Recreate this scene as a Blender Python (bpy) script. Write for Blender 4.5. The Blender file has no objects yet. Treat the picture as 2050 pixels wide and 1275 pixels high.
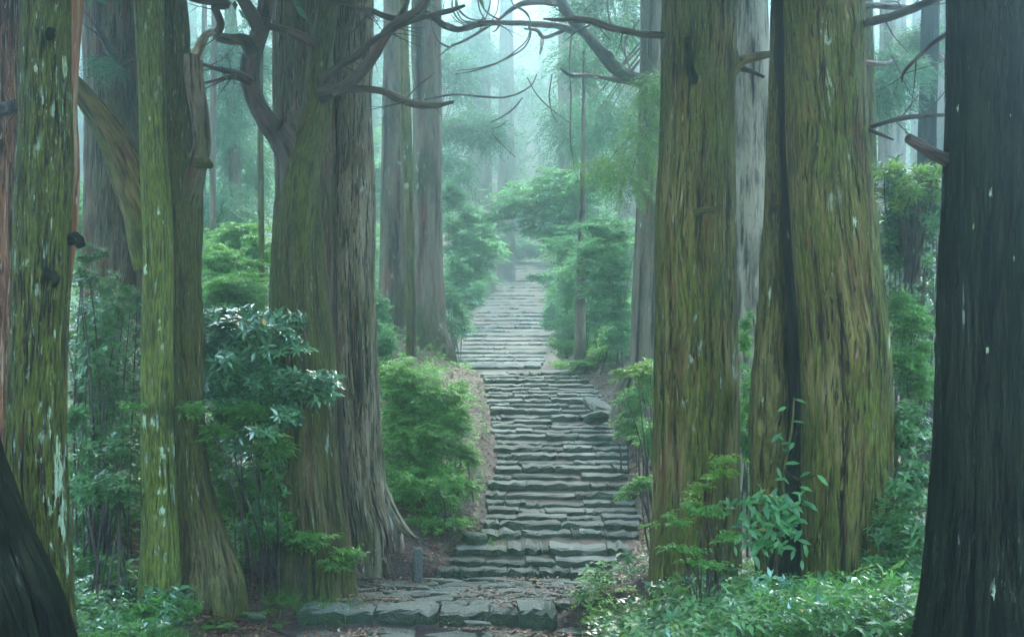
import bpy, math, random
import numpy as np
from mathutils import Vector, Matrix

random.seed(7)
RNG = np.random.default_rng(11)
SC = bpy.context.scene
COL = SC.collection
R = math.radians

# ------------------------------------------------------------------ camera, sky, sun, exposure
F = 2816.0                     # focal length in photo pixels (photo 2050 wide)
CX, HY, CZ = 1025.0, 690.0, 3.95   # principal column, horizon row, eye height
cam_data = bpy.data.cameras.new('camera')
cam = bpy.data.objects.new('camera', cam_data)
COL.objects.link(cam)
cam.location = (0, 0, CZ)
cam.rotation_euler = (R(90), 0, 0)
cam_data.sensor_width = 36.0
cam_data.lens = 36.0 * F / 2050.0
cam_data.shift_y = (HY - 637.5) / 2050.0
cam_data.clip_start = 0.1
cam_data.clip_end = 900
SC.camera = cam

SUN_EL, SUN_AZ = 50.0, 5.0
world = bpy.data.worlds.new('World')
SC.world = world
world.use_nodes = True
wn = world.node_tree.nodes
wl = world.node_tree.links
sky = wn.new('ShaderNodeTexSky')
sky.sky_type = 'NISHITA'
sky.sun_disc = False
sky.sun_elevation = R(SUN_EL)
sky.sun_rotation = R(SUN_AZ)
sky.air_density = 1.0
sky.dust_density = 2.0
sky.ozone_density = 1.5
bg = wn['Background']
bg.inputs['Strength'].default_value = 0.15
wl.new(sky.outputs['Color'], bg.inputs['Color'])

sun_data = bpy.data.lights.new('sun', 'SUN')
sun_data.energy = 0.8
sun_data.angle = R(25)
sun_data.color = (1.0, 0.95, 0.86)
sun = bpy.data.objects.new('sun', sun_data)
COL.objects.link(sun)
sdir = Vector((math.sin(R(SUN_AZ)) * math.cos(R(SUN_EL)), math.cos(R(SUN_AZ)) * math.cos(R(SUN_EL)), math.sin(R(SUN_EL))))
sun.rotation_euler = sdir.to_track_quat('Z', 'Y').to_euler()
sun.location = (0, 0, 60)

vs = SC.view_settings
vs.view_transform = 'Standard'
vs.look = 'None'
vs.gamma = 1.0
vs.exposure = 3.75
vs.use_curve_mapping = False
vs.use_white_balance = True
vs.white_balance_temperature = 7000
vs.white_balance_tint = 5
cy = SC.cycles
cy.max_bounces = 6
cy.diffuse_bounces = 3
cy.glossy_bounces = 2
cy.transmission_bounces = 3
cy.volume_bounces = 2
cy.transparent_max_bounces = 4
cy.use_denoising = True
cy.use_adaptive_sampling = False
cy.sample_clamp_indirect = 1.5
HAZE_DENSITY = 0.0070

# ------------------------------------------------------------------ small numeric helpers
def PX(px, py, d):
    return np.array([(px - CX) / F * d, d, CZ - (py - HY) / F * d])

def hash3(ix, iy, iz, seed):
    h = (ix.astype(np.uint32) * np.uint32(374761393) + iy.astype(np.uint32) * np.uint32(668265263)
         + iz.astype(np.uint32) * np.uint32(2246822519) + np.uint32(seed * 3266489917 % 4294967296))
    h ^= h >> np.uint32(15); h *= np.uint32(2246822519)
    h ^= h >> np.uint32(13); h *= np.uint32(3266489917)
    h ^= h >> np.uint32(16)
    return h.astype(np.float64) / 2147483647.5 - 1.0

def vnoise(p, seed=0):
    f = np.floor(p); t = p - f; t = t * t * (3 - 2 * t)
    i = f.astype(np.int64)
    out = 0
    for dx in (0, 1):
        wx = t[:, 0] if dx else 1 - t[:, 0]
        for dy in (0, 1):
            wy = t[:, 1] if dy else 1 - t[:, 1]
            for dz in (0, 1):
                wz = t[:, 2] if dz else 1 - t[:, 2]
                out = out + wx * wy * wz * hash3(i[:, 0] + dx, i[:, 1] + dy, i[:, 2] + dz, seed)
    return out

def fbm(p, seed=0, octv=3, gain=0.5):
    a, s, tot = 1.0, 0, 0
    for o in range(octv):
        s = s + a * vnoise(p * (2.03 ** o), seed + o * 17); tot += a; a *= gain
    return s / tot

def unit(v):
    return v / np.maximum(np.linalg.norm(v, axis=-1, keepdims=True), 1e-9)

def hermite(tab, t, seg):
    """smooth interpolation of table rows (m,k) at t in 0..m-1; seg: length of each span"""
    tab = np.asarray(tab, float); m = len(tab)
    if m == 2:
        return tab[0] * (1 - t[:, None]) + tab[1] * t[:, None]
    sg = np.maximum(np.asarray(seg), 1e-6)[:, None]
    sl = (tab[1:] - tab[:-1]) / sg
    tan = np.zeros_like(tab); tan[0] = sl[0]; tan[-1] = sl[-1]
    tan[1:-1] = (sl[:-1] * sg[1:] + sl[1:] * sg[:-1]) / (sg[1:] + sg[:-1])
    i = np.clip(np.floor(t).astype(int), 0, m - 2); u = (t - i)[:, None]
    u2, u3 = u * u, u * u * u; L = sg[i]
    return ((2*u3 - 3*u2 + 1) * tab[i] + (u3 - 2*u2 + u) * tan[i] * L + (-2*u3 + 3*u2) * tab[i+1] + (u3 - u2) * tan[i+1] * L)

# ------------------------------------------------------------------ mesh and object helpers
def make_mesh(name, V, polys, mat, attrs=None, smooth=True):
    """polys: list of int arrays, each (n,k)"""
    me = bpy.data.meshes.new(name)
    V = np.asarray(V, np.float32)
    me.vertices.add(len(V)); me.vertices.foreach_set('co', V.ravel())
    loops = np.concatenate([p.ravel() for p in polys]).astype(np.int32)
    tot = np.concatenate([np.full(len(p), p.shape[1], np.int32) for p in polys])
    start = np.concatenate([[0], np.cumsum(tot)[:-1]]).astype(np.int32)
    me.loops.add(len(loops)); me.loops.foreach_set('vertex_index', loops)
    me.polygons.add(len(tot)); me.polygons.foreach_set('loop_start', start)
    me.polygons.foreach_set('loop_total', tot)
    me.polygons.foreach_set('use_smooth', np.full(len(tot), smooth, bool))
    for k, (a, typ) in (attrs or {}).items():
        at = me.attributes.new(k, typ, 'POINT')
        at.data.foreach_set('vector' if typ == 'FLOAT_VECTOR' else 'value', np.asarray(a, np.float32).ravel())
    me.materials.append(mat)
    me.update(calc_edges=True)
    return me

class Geo:
    """collects vertex blocks with polygons and point attributes"""
    def __init__(s): s.V, s.Q, s.T, s.A, s.n = [], [], [], {}, 0
    def add(s, V, quads=None, tris=None, **attrs):
        V = np.asarray(V, float).reshape(-1, 3)
        if quads is not None and len(quads): s.Q.append(np.asarray(quads) + s.n)
        if tris is not None and len(tris): s.T.append(np.asarray(tris) + s.n)
        s.V.append(V); s.n += len(V)
        for k, a in attrs.items():
            s.A.setdefault(k, []).append(np.asarray(a, float))
    def mesh(s, name, mat, loc=(0, 0, 0), smooth=True):
        V = np.concatenate(s.V) - np.asarray(loc)
        polys = []
        if s.Q: polys.append(np.concatenate(s.Q))
        if s.T: polys.append(np.concatenate(s.T))
        at = {}
        for k, a in s.A.items():
            c = np.concatenate(a)
            at[k] = (c, 'FLOAT_VECTOR' if c.ndim == 2 else 'FLOAT')
        return make_mesh(name, V, polys, mat, at, smooth)

def link(name, me, parent=None, **props):
    o = bpy.data.objects.new(name, me); COL.objects.link(o)
    if parent is not None: o.parent = parent
    for k, v in props.items(): o[k] = v
    return o

def thing(name, label, cat, loc, group=None):
    o = bpy.data.objects.new(name, None); COL.objects.link(o)
    o.location = tuple(float(c) for c in loc); o.empty_display_size = 0.2
    o['label'] = label; o['category'] = cat
    if group: o['group'] = group
    return o

def part(name, geo, mat, root, stuff=False, smooth=True, label=None):
    o = link(name, geo.mesh(name, mat, root.location, smooth), root)
    if stuff: o['kind'] = 'stuff'
    if label: o['label'] = label
    return o

def dup(root, loc, rz, sc, label=None, group=None):
    r = root.copy(); COL.objects.link(r)
    r.location = loc; r.rotation_euler = (0, 0, rz); r.scale = (sc, sc, sc)
    if label: r['label'] = label
    if group: r['group'] = group
    for ch in list(root.children):
        c = ch.copy(); COL.objects.link(c); c.parent = r
    return r

# ------------------------------------------------------------------ materials
def new_mat(name):
    m = bpy.data.materials.new(name); m.use_nodes = True
    nt = m.node_tree
    return m, nt, nt.nodes, nt.links, nt.nodes['Principled BSDF']

def ramp(nodes, stops):
    r = nodes.new('ShaderNodeValToRGB'); cr = r.color_ramp
    while len(cr.elements) < len(stops): cr.elements.new(0.5)
    for e, (p, c) in zip(cr.elements, stops):
        e.position = p; e.color = (*c, 1) if len(c) == 3 else c
    return r

def noise(nt, vec, scale, detail=3, rough=0.55, dist=0.0):
    n = nt.nodes.new('ShaderNodeTexNoise')
    n.inputs['Scale'].default_value = scale; n.inputs['Detail'].default_value = detail
    n.inputs['Roughness'].default_value = rough; n.inputs['Distortion'].default_value = dist
    nt.links.new(vec, n.inputs['Vector']); return n.outputs['Fac']

def mapping(nt, vec, scale):
    m = nt.nodes.new('ShaderNodeMapping'); m.inputs['Scale'].default_value = scale
    nt.links.new(vec, m.inputs['Vector']); return m.outputs['Vector']

def mixc(nt, fac, a, b):
    m = nt.nodes.new('ShaderNodeMix'); m.data_type = 'RGBA'
    for sock, v in ((m.inputs['Factor'], fac), (m.inputs['A'], a), (m.inputs['B'], b)):
        pass
    ins = [i for i in m.inputs if i.type == 'RGBA']
    fs = [i for i in m.inputs if i.type == 'VALUE'][0]
    for sock, v in ((fs, fac), (ins[0], a), (ins[1], b)):
        if isinstance(v, bpy.types.NodeSocket): nt.links.new(v, sock)
        elif isinstance(v, (int, float)): sock.default_value = v
        else: sock.default_value = (*v, 1)
    return [o for o in m.outputs if o.type == 'RGBA'][0]

def stepf(nt, val, lo, hi):
    m = nt.nodes.new('ShaderNodeMapRange'); m.interpolation_type = 'SMOOTHSTEP'
    m.inputs['From Min'].default_value = lo; m.inputs['From Max'].default_value = hi
    nt.links.new(val, m.inputs['Value']); return m.outputs['Result']

def math2(nt, op, a, b):
    m = nt.nodes.new('ShaderNodeMath'); m.operation = op
    for s, v in ((m.inputs[0], a), (m.inputs[1], b)):
        if isinstance(v, bpy.types.NodeSocket): nt.links.new(v, s)
        else: s.default_value = v
    return m.outputs[0]

def bark_mat(name, deep, mid, top, moss, moss_amt=0.5, lichen_amt=0.3, red=None, red_amt=0.2, rough=0.75, lichen=(0.42, 0.47, 0.38), fleck=0.3):
    if name not in ('shade_coloured_bark', 'painted_hollow_shade', 'reddish_branch_bark'):
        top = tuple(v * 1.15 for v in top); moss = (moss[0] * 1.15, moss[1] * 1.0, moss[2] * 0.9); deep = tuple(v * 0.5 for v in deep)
    m, nt, nodes, links, bsdf = new_mat(name)
    a = nodes.new('ShaderNodeAttribute'); a.attribute_name = 'bark'
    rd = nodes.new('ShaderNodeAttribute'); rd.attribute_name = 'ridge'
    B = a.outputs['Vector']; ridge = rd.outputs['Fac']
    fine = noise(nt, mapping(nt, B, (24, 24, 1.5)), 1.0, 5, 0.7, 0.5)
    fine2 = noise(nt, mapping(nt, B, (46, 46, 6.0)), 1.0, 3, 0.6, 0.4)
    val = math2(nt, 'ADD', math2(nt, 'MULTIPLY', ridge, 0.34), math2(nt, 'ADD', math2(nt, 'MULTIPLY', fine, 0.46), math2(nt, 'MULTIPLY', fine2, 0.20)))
    rp = ramp(nodes, [(0.455, deep), (0.505, mid), (0.58, top)])  # fissures: inner bark colour, deepened to stand in for shade soft light lacks
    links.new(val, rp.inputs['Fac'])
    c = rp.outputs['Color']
    if red:
        rn = noise(nt, mapping(nt, B, (7, 7, 0.7)), 1.0, 3, 0.6)
        c = mixc(nt, math2(nt, 'MULTIPLY', stepf(nt, rn, 0.62 - red_amt * 0.4, 0.78 - red_amt * 0.4), 0.85), c, red)
    big = noise(nt, mapping(nt, B, (1.6, 1.6, 0.55)), 1.0, 4, 0.65)
    mo = stepf(nt, big, 0.62 - moss_amt * 0.4, 0.82 - moss_amt * 0.4)
    mossv = mixc(nt, stepf(nt, fine2, 0.38, 0.62), tuple(x * 0.28 for x in moss), moss)
    keep = stepf(nt, val, 0.45, 0.55)
    c = mixc(nt, math2(nt, 'MULTIPLY', math2(nt, 'MULTIPLY', mo, keep), 0.85), c, mossv)
    # pale vertical flecks of lichen on the ridges
    fl = noise(nt, mapping(nt, B, (22, 22, 3.2)), 1.0, 2, 0.5)
    zone = noise(nt, mapping(nt, B, (2.2, 2.2, 0.8)), 1.0, 2, 0.5)
    fk = math2(nt, 'MULTIPLY', stepf(nt, fl, 0.66, 0.74), stepf(nt, zone, 0.62 - fleck * 0.4, 0.72 - fleck * 0.4))
    c = mixc(nt, math2(nt, 'MULTIPLY', fk, 0.7), c, lichen)
    # larger crust patches
    vo = noise(nt, mapping(nt, B, (9, 9, 3.5)), 1.0, 4, 0.6, 0.4)
    z2 = noise(nt, mapping(nt, B, (1.5, 1.5, 0.5)), 1.3, 2, 0.5)
    pk = math2(nt, 'MULTIPLY', stepf(nt, vo, 0.56, 0.66), stepf(nt, z2, 0.66 - lichen_amt * 0.3, 0.72 - lichen_amt * 0.3))
    c = mixc(nt, math2(nt, 'MULTIPLY', pk, 0.8), c, lichen)
    # old wet stains, long patches that run down the bark
    sn = noise(nt, mapping(nt, B, (2.6, 2.6, 0.9)), 1.0, 5, 0.65, 0.5)
    c = mixc(nt, math2(nt, 'MULTIPLY', stepf(nt, sn, 0.52, 0.68), 0.62), c, tuple(x * 0.55 for x in deep))
    links.new(c, bsdf.inputs['Base Color'])
    bsdf.inputs['Roughness'].default_value = rough
    bsdf.inputs['Specular IOR Level'].default_value = 0.02 if name == 'shade_coloured_bark' else 0.10
    bp = nodes.new('ShaderNodeBump'); bp.inputs['Strength'].default_value = 1.0; bp.inputs['Distance'].default_value = 0.10
    hh = math2(nt, 'ADD', fine, math2(nt, 'MULTIPLY', fine2, 0.4))
    links.new(hh, bp.inputs['Height']); links.new(bp.outputs['Normal'], bsdf.inputs['Normal'])
    return m

def leaf_mat(name, dark, light, yellow=None, rough=0.4, spec=0.5, trans=0.3):
    m, nt, nodes, links, bsdf = new_mat(name)
    a = nodes.new('ShaderNodeAttribute'); a.attribute_name = 'tint'
    st = [(0.0, dark), (0.75, light)]
    if yellow: st += [(0.94, light), (0.975, yellow)]
    rp = ramp(nodes, st); links.new(a.outputs['Fac'], rp.inputs['Fac'])
    c = rp.outputs['Color']
    links.new(c, bsdf.inputs['Base Color'])
    bsdf.inputs['Roughness'].default_value = rough
    bsdf.inputs['Specular IOR Level'].default_value = spec
    tr = nodes.new('ShaderNodeBsdfTranslucent'); links.new(c, tr.inputs['Color'])
    mx = nodes.new('ShaderNodeMixShader'); mx.inputs['Fac'].default_value = trans
    links.new(bsdf.outputs[0], mx.inputs[1]); links.new(tr.outputs[0], mx.inputs[2])
    links.new(mx.outputs[0], nodes['Material Output'].inputs['Surface'])
    return m

M = {}
OL = (0.098, 0.142, 0.012)
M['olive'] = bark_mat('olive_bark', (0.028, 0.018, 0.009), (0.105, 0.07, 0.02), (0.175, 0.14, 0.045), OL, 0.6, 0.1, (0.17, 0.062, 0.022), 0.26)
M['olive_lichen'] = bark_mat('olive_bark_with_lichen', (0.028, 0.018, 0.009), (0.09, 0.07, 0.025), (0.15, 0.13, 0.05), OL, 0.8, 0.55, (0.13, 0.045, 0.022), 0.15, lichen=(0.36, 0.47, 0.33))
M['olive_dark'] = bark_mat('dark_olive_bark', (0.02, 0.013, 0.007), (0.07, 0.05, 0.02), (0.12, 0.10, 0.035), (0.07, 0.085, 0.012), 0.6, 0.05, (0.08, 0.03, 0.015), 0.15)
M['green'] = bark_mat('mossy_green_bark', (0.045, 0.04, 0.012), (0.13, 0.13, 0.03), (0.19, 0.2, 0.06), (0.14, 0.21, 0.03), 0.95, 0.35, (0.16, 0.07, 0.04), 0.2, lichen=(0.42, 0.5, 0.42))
M['dark'] = bark_mat('shade_coloured_bark', (0.001, 0.001, 0.0006), (0.006, 0.006, 0.003), (0.022, 0.024, 0.011), (0.008, 0.014, 0.004), 0.5, 0.12, (0.03, 0.012, 0.008), 0.05, fleck=0.12, lichen=(0.2, 0.22, 0.17))  # bark colour darkened to carry the shade these trunks stand in
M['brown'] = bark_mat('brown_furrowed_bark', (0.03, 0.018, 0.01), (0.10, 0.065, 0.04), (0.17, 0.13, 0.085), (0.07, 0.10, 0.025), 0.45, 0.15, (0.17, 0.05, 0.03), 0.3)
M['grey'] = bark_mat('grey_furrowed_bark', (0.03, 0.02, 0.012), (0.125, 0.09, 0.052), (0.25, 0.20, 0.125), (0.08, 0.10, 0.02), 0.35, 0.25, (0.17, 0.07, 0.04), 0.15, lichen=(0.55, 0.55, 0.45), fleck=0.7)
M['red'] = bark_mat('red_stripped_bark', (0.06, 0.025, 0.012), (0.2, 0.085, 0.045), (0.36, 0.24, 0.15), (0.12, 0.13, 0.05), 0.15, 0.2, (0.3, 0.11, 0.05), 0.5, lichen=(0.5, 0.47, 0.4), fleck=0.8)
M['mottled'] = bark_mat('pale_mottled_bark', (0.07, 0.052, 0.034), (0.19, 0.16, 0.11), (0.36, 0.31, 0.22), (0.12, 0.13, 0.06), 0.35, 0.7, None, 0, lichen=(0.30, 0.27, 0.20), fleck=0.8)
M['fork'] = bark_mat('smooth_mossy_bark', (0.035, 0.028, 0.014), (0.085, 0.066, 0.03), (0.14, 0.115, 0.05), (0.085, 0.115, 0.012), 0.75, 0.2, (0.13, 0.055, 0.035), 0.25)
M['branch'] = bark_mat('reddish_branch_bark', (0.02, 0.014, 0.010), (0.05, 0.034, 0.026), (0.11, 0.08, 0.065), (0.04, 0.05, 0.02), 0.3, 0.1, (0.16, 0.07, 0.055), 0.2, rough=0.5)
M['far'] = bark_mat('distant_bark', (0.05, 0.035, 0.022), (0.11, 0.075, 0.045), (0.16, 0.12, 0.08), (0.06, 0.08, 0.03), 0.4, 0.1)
M['hollow'] = bark_mat('painted_hollow_shade', (0.004, 0.003, 0.002), (0.009, 0.007, 0.005), (0.016, 0.012, 0.008), (0.01, 0.012, 0.005), 0.1, 0.0, fleck=0.0)

M['glossy'] = leaf_mat('glossy_leaf', (0.05, 0.15, 0.065), (0.12, 0.27, 0.11), (0.55, 0.34, 0.04), rough=0.2, spec=1.0, trans=0.25)
_b = M['glossy'].node_tree.nodes['Principled BSDF']; _b.inputs['Coat Weight'].default_value = 0.6; _b.inputs['Coat Roughness'].default_value = 0.12; _b.inputs['Coat IOR'].default_value = 1.7
M['darkleaf'] = leaf_mat('dark_leaf', (0.035, 0.11, 0.032), (0.10, 0.24, 0.06), (0.2, 0.25, 0.04), rough=0.35, spec=0.5, trans=0.35)
M['bright'] = leaf_mat('bright_leaf', (0.06, 0.18, 0.035), (0.17, 0.38, 0.07), (0.33, 0.36, 0.06), rough=0.42, spec=0.3, trans=0.55)
M['lime'] = leaf_mat('lime_leaf', (0.10, 0.22, 0.03), (0.24, 0.40, 0.06), (0.4, 0.42, 0.08), rough=0.4, spec=0.5, trans=0.6)
M['maple'] = leaf_mat('maple_leaf', (0.06, 0.18, 0.07), (0.14, 0.32, 0.12), (0.25, 0.33, 0.08), rough=0.55, spec=0.25, trans=0.6)
M['cedar'] = leaf_mat('cedar_needles', (0.03, 0.10, 0.05), (0.075, 0.19, 0.08), (0.14, 0.2, 0.06), rough=0.55, spec=0.2, trans=0.45)
M['ivy'] = leaf_mat('ivy_leaf', (0.04, 0.15, 0.05), (0.12, 0.32, 0.08), (0.4, 0.33, 0.07), rough=0.35, spec=0.45, trans=0.35)
M['fern'] = leaf_mat('fern_leaf', (0.05, 0.14, 0.03), (0.14, 0.28, 0.05), None, rough=0.5, spec=0.25, trans=0.5)
M['litter'] = leaf_mat('fallen_leaf', (0.04, 0.018, 0.01), (0.19, 0.075, 0.032), (0.36, 0.22, 0.10), rough=0.45, spec=0.4, trans=0.05)

def stone_mat(name, moss_amt):
    m, nt, nodes, links, bsdf = new_mat(name)
    g = nodes.new('ShaderNodeNewGeometry'); pos = g.outputs['Position']
    oi = nodes.new('ShaderNodeObjectInfo')
    n1 = noise(nt, pos, 3.0, 5, 0.65); n2 = noise(nt, pos, 22.0, 4, 0.65); n3 = noise(nt, pos, 75.0, 3, 0.6)
    rp = ramp(nodes, [(0.25, (0.022, 0.026, 0.018)), (0.5, (0.07, 0.08, 0.06)), (0.75, (0.155, 0.17, 0.14))])
    links.new(math2(nt, 'ADD', math2(nt, 'MULTIPLY', n2, 0.75), math2(nt, 'MULTIPLY', oi.outputs['Random'], 0.30)), rp.inputs['Fac'])
    # moss keeps to sideways faces, darkened to put riser shade in colour; tops worn clean
    sx = nodes.new('ShaderNodeSeparateXYZ'); links.new(g.outputs['True Normal'], sx.inputs[0])
    side = math2(nt, 'SUBTRACT', 1.0, stepf(nt, sx.outputs['Z'], 0.35, 0.9))
    mo = stepf(nt, math2(nt, 'ADD', math2(nt, 'MULTIPLY', n1, 0.8), math2(nt, 'MULTIPLY', side, 0.5)), 0.86 - moss_amt * 0.4, 1.06 - moss_amt * 0.4)
    mc = mixc(nt, stepf(nt, n3, 0.35, 0.65), (0.010, 0.017, 0.006), (0.045, 0.078, 0.022))
    c = mixc(nt, math2(nt, 'MULTIPLY', mo, 0.9), rp.outputs['Color'], mc)
    lich = math2(nt, 'MULTIPLY', math2(nt, 'MULTIPLY', stepf(nt, noise(nt, pos, 14.0, 3, 0.6), 0.62, 0.68), 0.5), math2(nt, 'SUBTRACT', 1.0, math2(nt, 'MULTIPLY', side, 0.8)))
    c = mixc(nt, lich, c, (0.40, 0.44, 0.38))
    links.new(c, bsdf.inputs['Base Color'])
    rr = nodes.new('ShaderNodeMapRange'); rr.inputs['To Min'].default_value = 0.5; rr.inputs['To Max'].default_value = 0.9
    links.new(n2, rr.inputs['Value']); links.new(rr.outputs[0], bsdf.inputs['Roughness'])
    bsdf.inputs['Specular IOR Level'].default_value = 0.3
    bp = nodes.new('ShaderNodeBump'); bp.inputs['Strength'].default_value = 1.0; bp.inputs['Distance'].default_value = 0.06
    links.new(math2(nt, 'ADD', n2, math2(nt, 'MULTIPLY', n3, 0.35)), bp.inputs['Height'])
    links.new(bp.outputs['Normal'], bsdf.inputs['Normal'])
    return m
def crust_mat():
    m, nt, nodes, links, bsdf = new_mat('pale_green_lichen')
    g = nodes.new('ShaderNodeNewGeometry')
    n1 = noise(nt, mapping(nt, g.outputs['Position'], (40, 40, 9)), 1.0, 4, 0.65)
    rp = ramp(nodes, [(0.36, (0.10, 0.12, 0.05)), (0.5, (0.26, 0.33, 0.19)), (0.7, (0.40, 0.46, 0.31))])
    links.new(n1, rp.inputs['Fac']); links.new(rp.outputs['Color'], bsdf.inputs['Base Color']); bsdf.inputs['Roughness'].default_value = 0.9
    bp = nodes.new('ShaderNodeBump'); bp.inputs['Distance'].default_value = 0.02; links.new(n1, bp.inputs['Height']); links.new(bp.outputs['Normal'], bsdf.inputs['Normal'])
    return m
M['crust'] = crust_mat()
M['stone'] = stone_mat('wet_mossy_stone', 1.0)
M['paving'] = stone_mat('wet_worn_stone', 0.45)
M['post'] = stone_mat('grey_granite', -0.6)

def ground_mat():
    m, nt, nodes, links, bsdf = new_mat('forest_floor')
    g = nodes.new('ShaderNodeNewGeometry'); pos = g.outputs['Position']
    n1 = noise(nt, pos, 0.5, 4, 0.6); n2 = noise(nt, pos, 9.0, 5, 0.7); n3 = noise(nt, pos, 40.0, 3, 0.6)
    rp = ramp(nodes, [(0.25, (0.02, 0.012, 0.008)), (0.5, (0.055, 0.027, 0.017)), (0.72, (0.11, 0.055, 0.032))])
    links.new(math2(nt, 'ADD', math2(nt, 'MULTIPLY', n2, 0.6), math2(nt, 'MULTIPLY', n3, 0.4)), rp.inputs['Fac'])
    c = mixc(nt, math2(nt, 'MULTIPLY', stepf(nt, n1, 0.5, 0.66), 0.7), rp.outputs['Color'], (0.04, 0.06, 0.018))
    links.new(c, bsdf.inputs['Base Color']); bsdf.inputs['Roughness'].default_value = 0.8
    bp = nodes.new('ShaderNodeBump'); bp.inputs['Strength'].default_value = 1.0; bp.inputs['Distance'].default_value = 0.05
    links.new(math2(nt, 'ADD', n2, math2(nt, 'MULTIPLY', n3, 0.5)), bp.inputs['Height'])
    links.new(bp.outputs['Normal'], bsdf.inputs['Normal'])
    return m
M['ground'] = ground_mat()

# ------------------------------------------------------------------ the path: step noses measured row by row
def interp(x, xs, ys): return np.interp(x, xs, ys)
LOW = [1067, 1048, 1035, 1020, 1006, 987, 969, 951, 936, 924, 910, 896, 886, 871, 861, 852, 845, 833, 820, 810, 799, 791, 784, 777, 769, 760, 753, 747]
UP = [741, 734, 727, 719, 711, 703, 694, 686, 678, 669, 660, 653, 646, 638, 630, 623, 615, 608, 602, 595, 589, 580, 573, 566, 560, 555, 549, 541, 535, 530]
STEPS = []   # y of nose, z of tread, left x, right x
STEPS.append((23.8, 0.13, 868, 1205)); STEPS.append((24.1, 0.255, 905, 1240)); STEPS.append((24.5, 0.41, 912, 1262))
for k, py in enumerate(LOW):
    d = 25.15 + 0.405 * k
    STEPS.append((d, CZ - (py - HY) / F * d,
                  interp(-py, [-1067, -985, -936, -900, -870, -820, -790, -747], [965, 973, 988, 993, 986, 981, 975, 962]),
                  interp(-py, [-1067, -1030, -951, -924, -896, -871, -850, -810, -790, -769, -747], [1286, 1284, 1262, 1258, 1255, 1246, 1232, 1216, 1204, 1188, 1160])))
NLOW = len(STEPS)
for k, py in enumerate(UP):
    d = 46.0 + 1.7 * k
    STEPS.append((d, CZ - (py - HY) / F * d,
                  interp(-py, [-741, -709, -686, -669, -646, -625, -590, -560, -530], [908, 906, 920, 928, 944, 955, 968, 990, 1003]),
                  interp(-py, [-741, -717, -698, -669, -625, -590, -530], [1085, 1090, 1095, 1100, 1104, 1108, 1116])))
STEPS = [(d, z, (l - CX) / F * d, (r - CX) / F * d) for d, z, l, r in STEPS]
for k in range(1, len(STEPS)):      # every tread rises at least a little
    d, z, l, r = STEPS[k]
    STEPS[k] = (d, max(z, STEPS[k-1][1] + 0.035), l, r)
YS = np.array([0, 8, 14, 18, 20.7, 20.9, 23.7] + [s[0] for s in STEPS] + [102, 120, 136, 152, 170, 330])
ZS = np.array([2.0, 1.35, 0.45, -0.1, -0.2, 0.0, 0.0] + [s[1] for s in STEPS] + [10.2, 14.5, 23, 37, 50, 54])
XLS = np.array([-3.2, -3.2, -3.2, -3.2, -3.3, -3.2, -2.55] + [s[2] for s in STEPS] + [-1] * 6)
XRS = np.array([1.0, 1.0, 1.0, 1.0, 0.9, 0.7, 1.5] + [s[3] for s in STEPS] + [3] * 6)

def terrain(x, y):
    x = np.asarray(x, float); y = np.asarray(y, float)
    zp = np.interp(y, YS, ZS); xl = np.interp(y, YS, XLS); xr = np.interp(y, YS, XRS)
    dl = np.clip(xl - x, 0, None); dr = np.clip(x - xr, 0, None)
    sm = lambda t: t * t * (3 - 2 * t)
    aL = np.interp(y, [18, 20.5, 24, 30, 45, 60], [0.2, 0.25, 0.5, 0.65, 0.7, 0.9])
    aR = np.interp(y, [16, 20, 24, 30, 45, 60], [0.45, 0.45, 0.4, 0.55, 0.6, 0.8])
    z = zp + aL * sm(np.clip(dl / 1.8, 0, 1)) + aR * sm(np.clip(dr / 1.6, 0, 1)) + 0.05 * np.clip(dl, 0, 14) + 0.05 * np.clip(dr, 0, 14)
    inside = (dl + dr) <= 0
    p = np.stack([x, y, np.zeros_like(x)], -1).reshape(-1, 3)
    nz = (fbm(p * 0.6, 3, 3) * 0.12 + vnoise(p * 3.1, 9) * 0.035).reshape(x.shape)
    return np.where(inside, z - 0.12, z + nz * np.clip((dl + dr) * 2, 0, 1) - 0.12 * np.clip(1 - (dl + dr) * 4, 0, 1))

def tz(x, y): return float(terrain(np.array([x]), np.array([y]))[0])

gx = np.concatenate([np.linspace(-220, -30, 16), np.linspace(-28, -8, 41), np.linspace(-7.8, 7.8, 131), np.linspace(8, 28, 41), np.linspace(30, 220, 16)])
gy = np.concatenate([np.linspace(-20, 12, 17), np.linspace(12.4, 45, 200), np.linspace(45.4, 80, 88), np.linspace(82, 320, 50)])
GX, GY = np.meshgrid(gx, gy)
gv = np.stack([GX, GY, terrain(GX, GY)], -1).reshape(-1, 3)
nx = len(gx); ny = len(gy)
ii = (np.arange(ny - 1)[:, None] * nx + np.arange(nx - 1)[None]).ravel()
gq = np.stack([ii, ii + 1, ii + nx + 1, ii + nx], -1)
link('forest_floor', make_mesh('forest_floor', gv, [gq], M['ground']), kind='structure')

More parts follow.
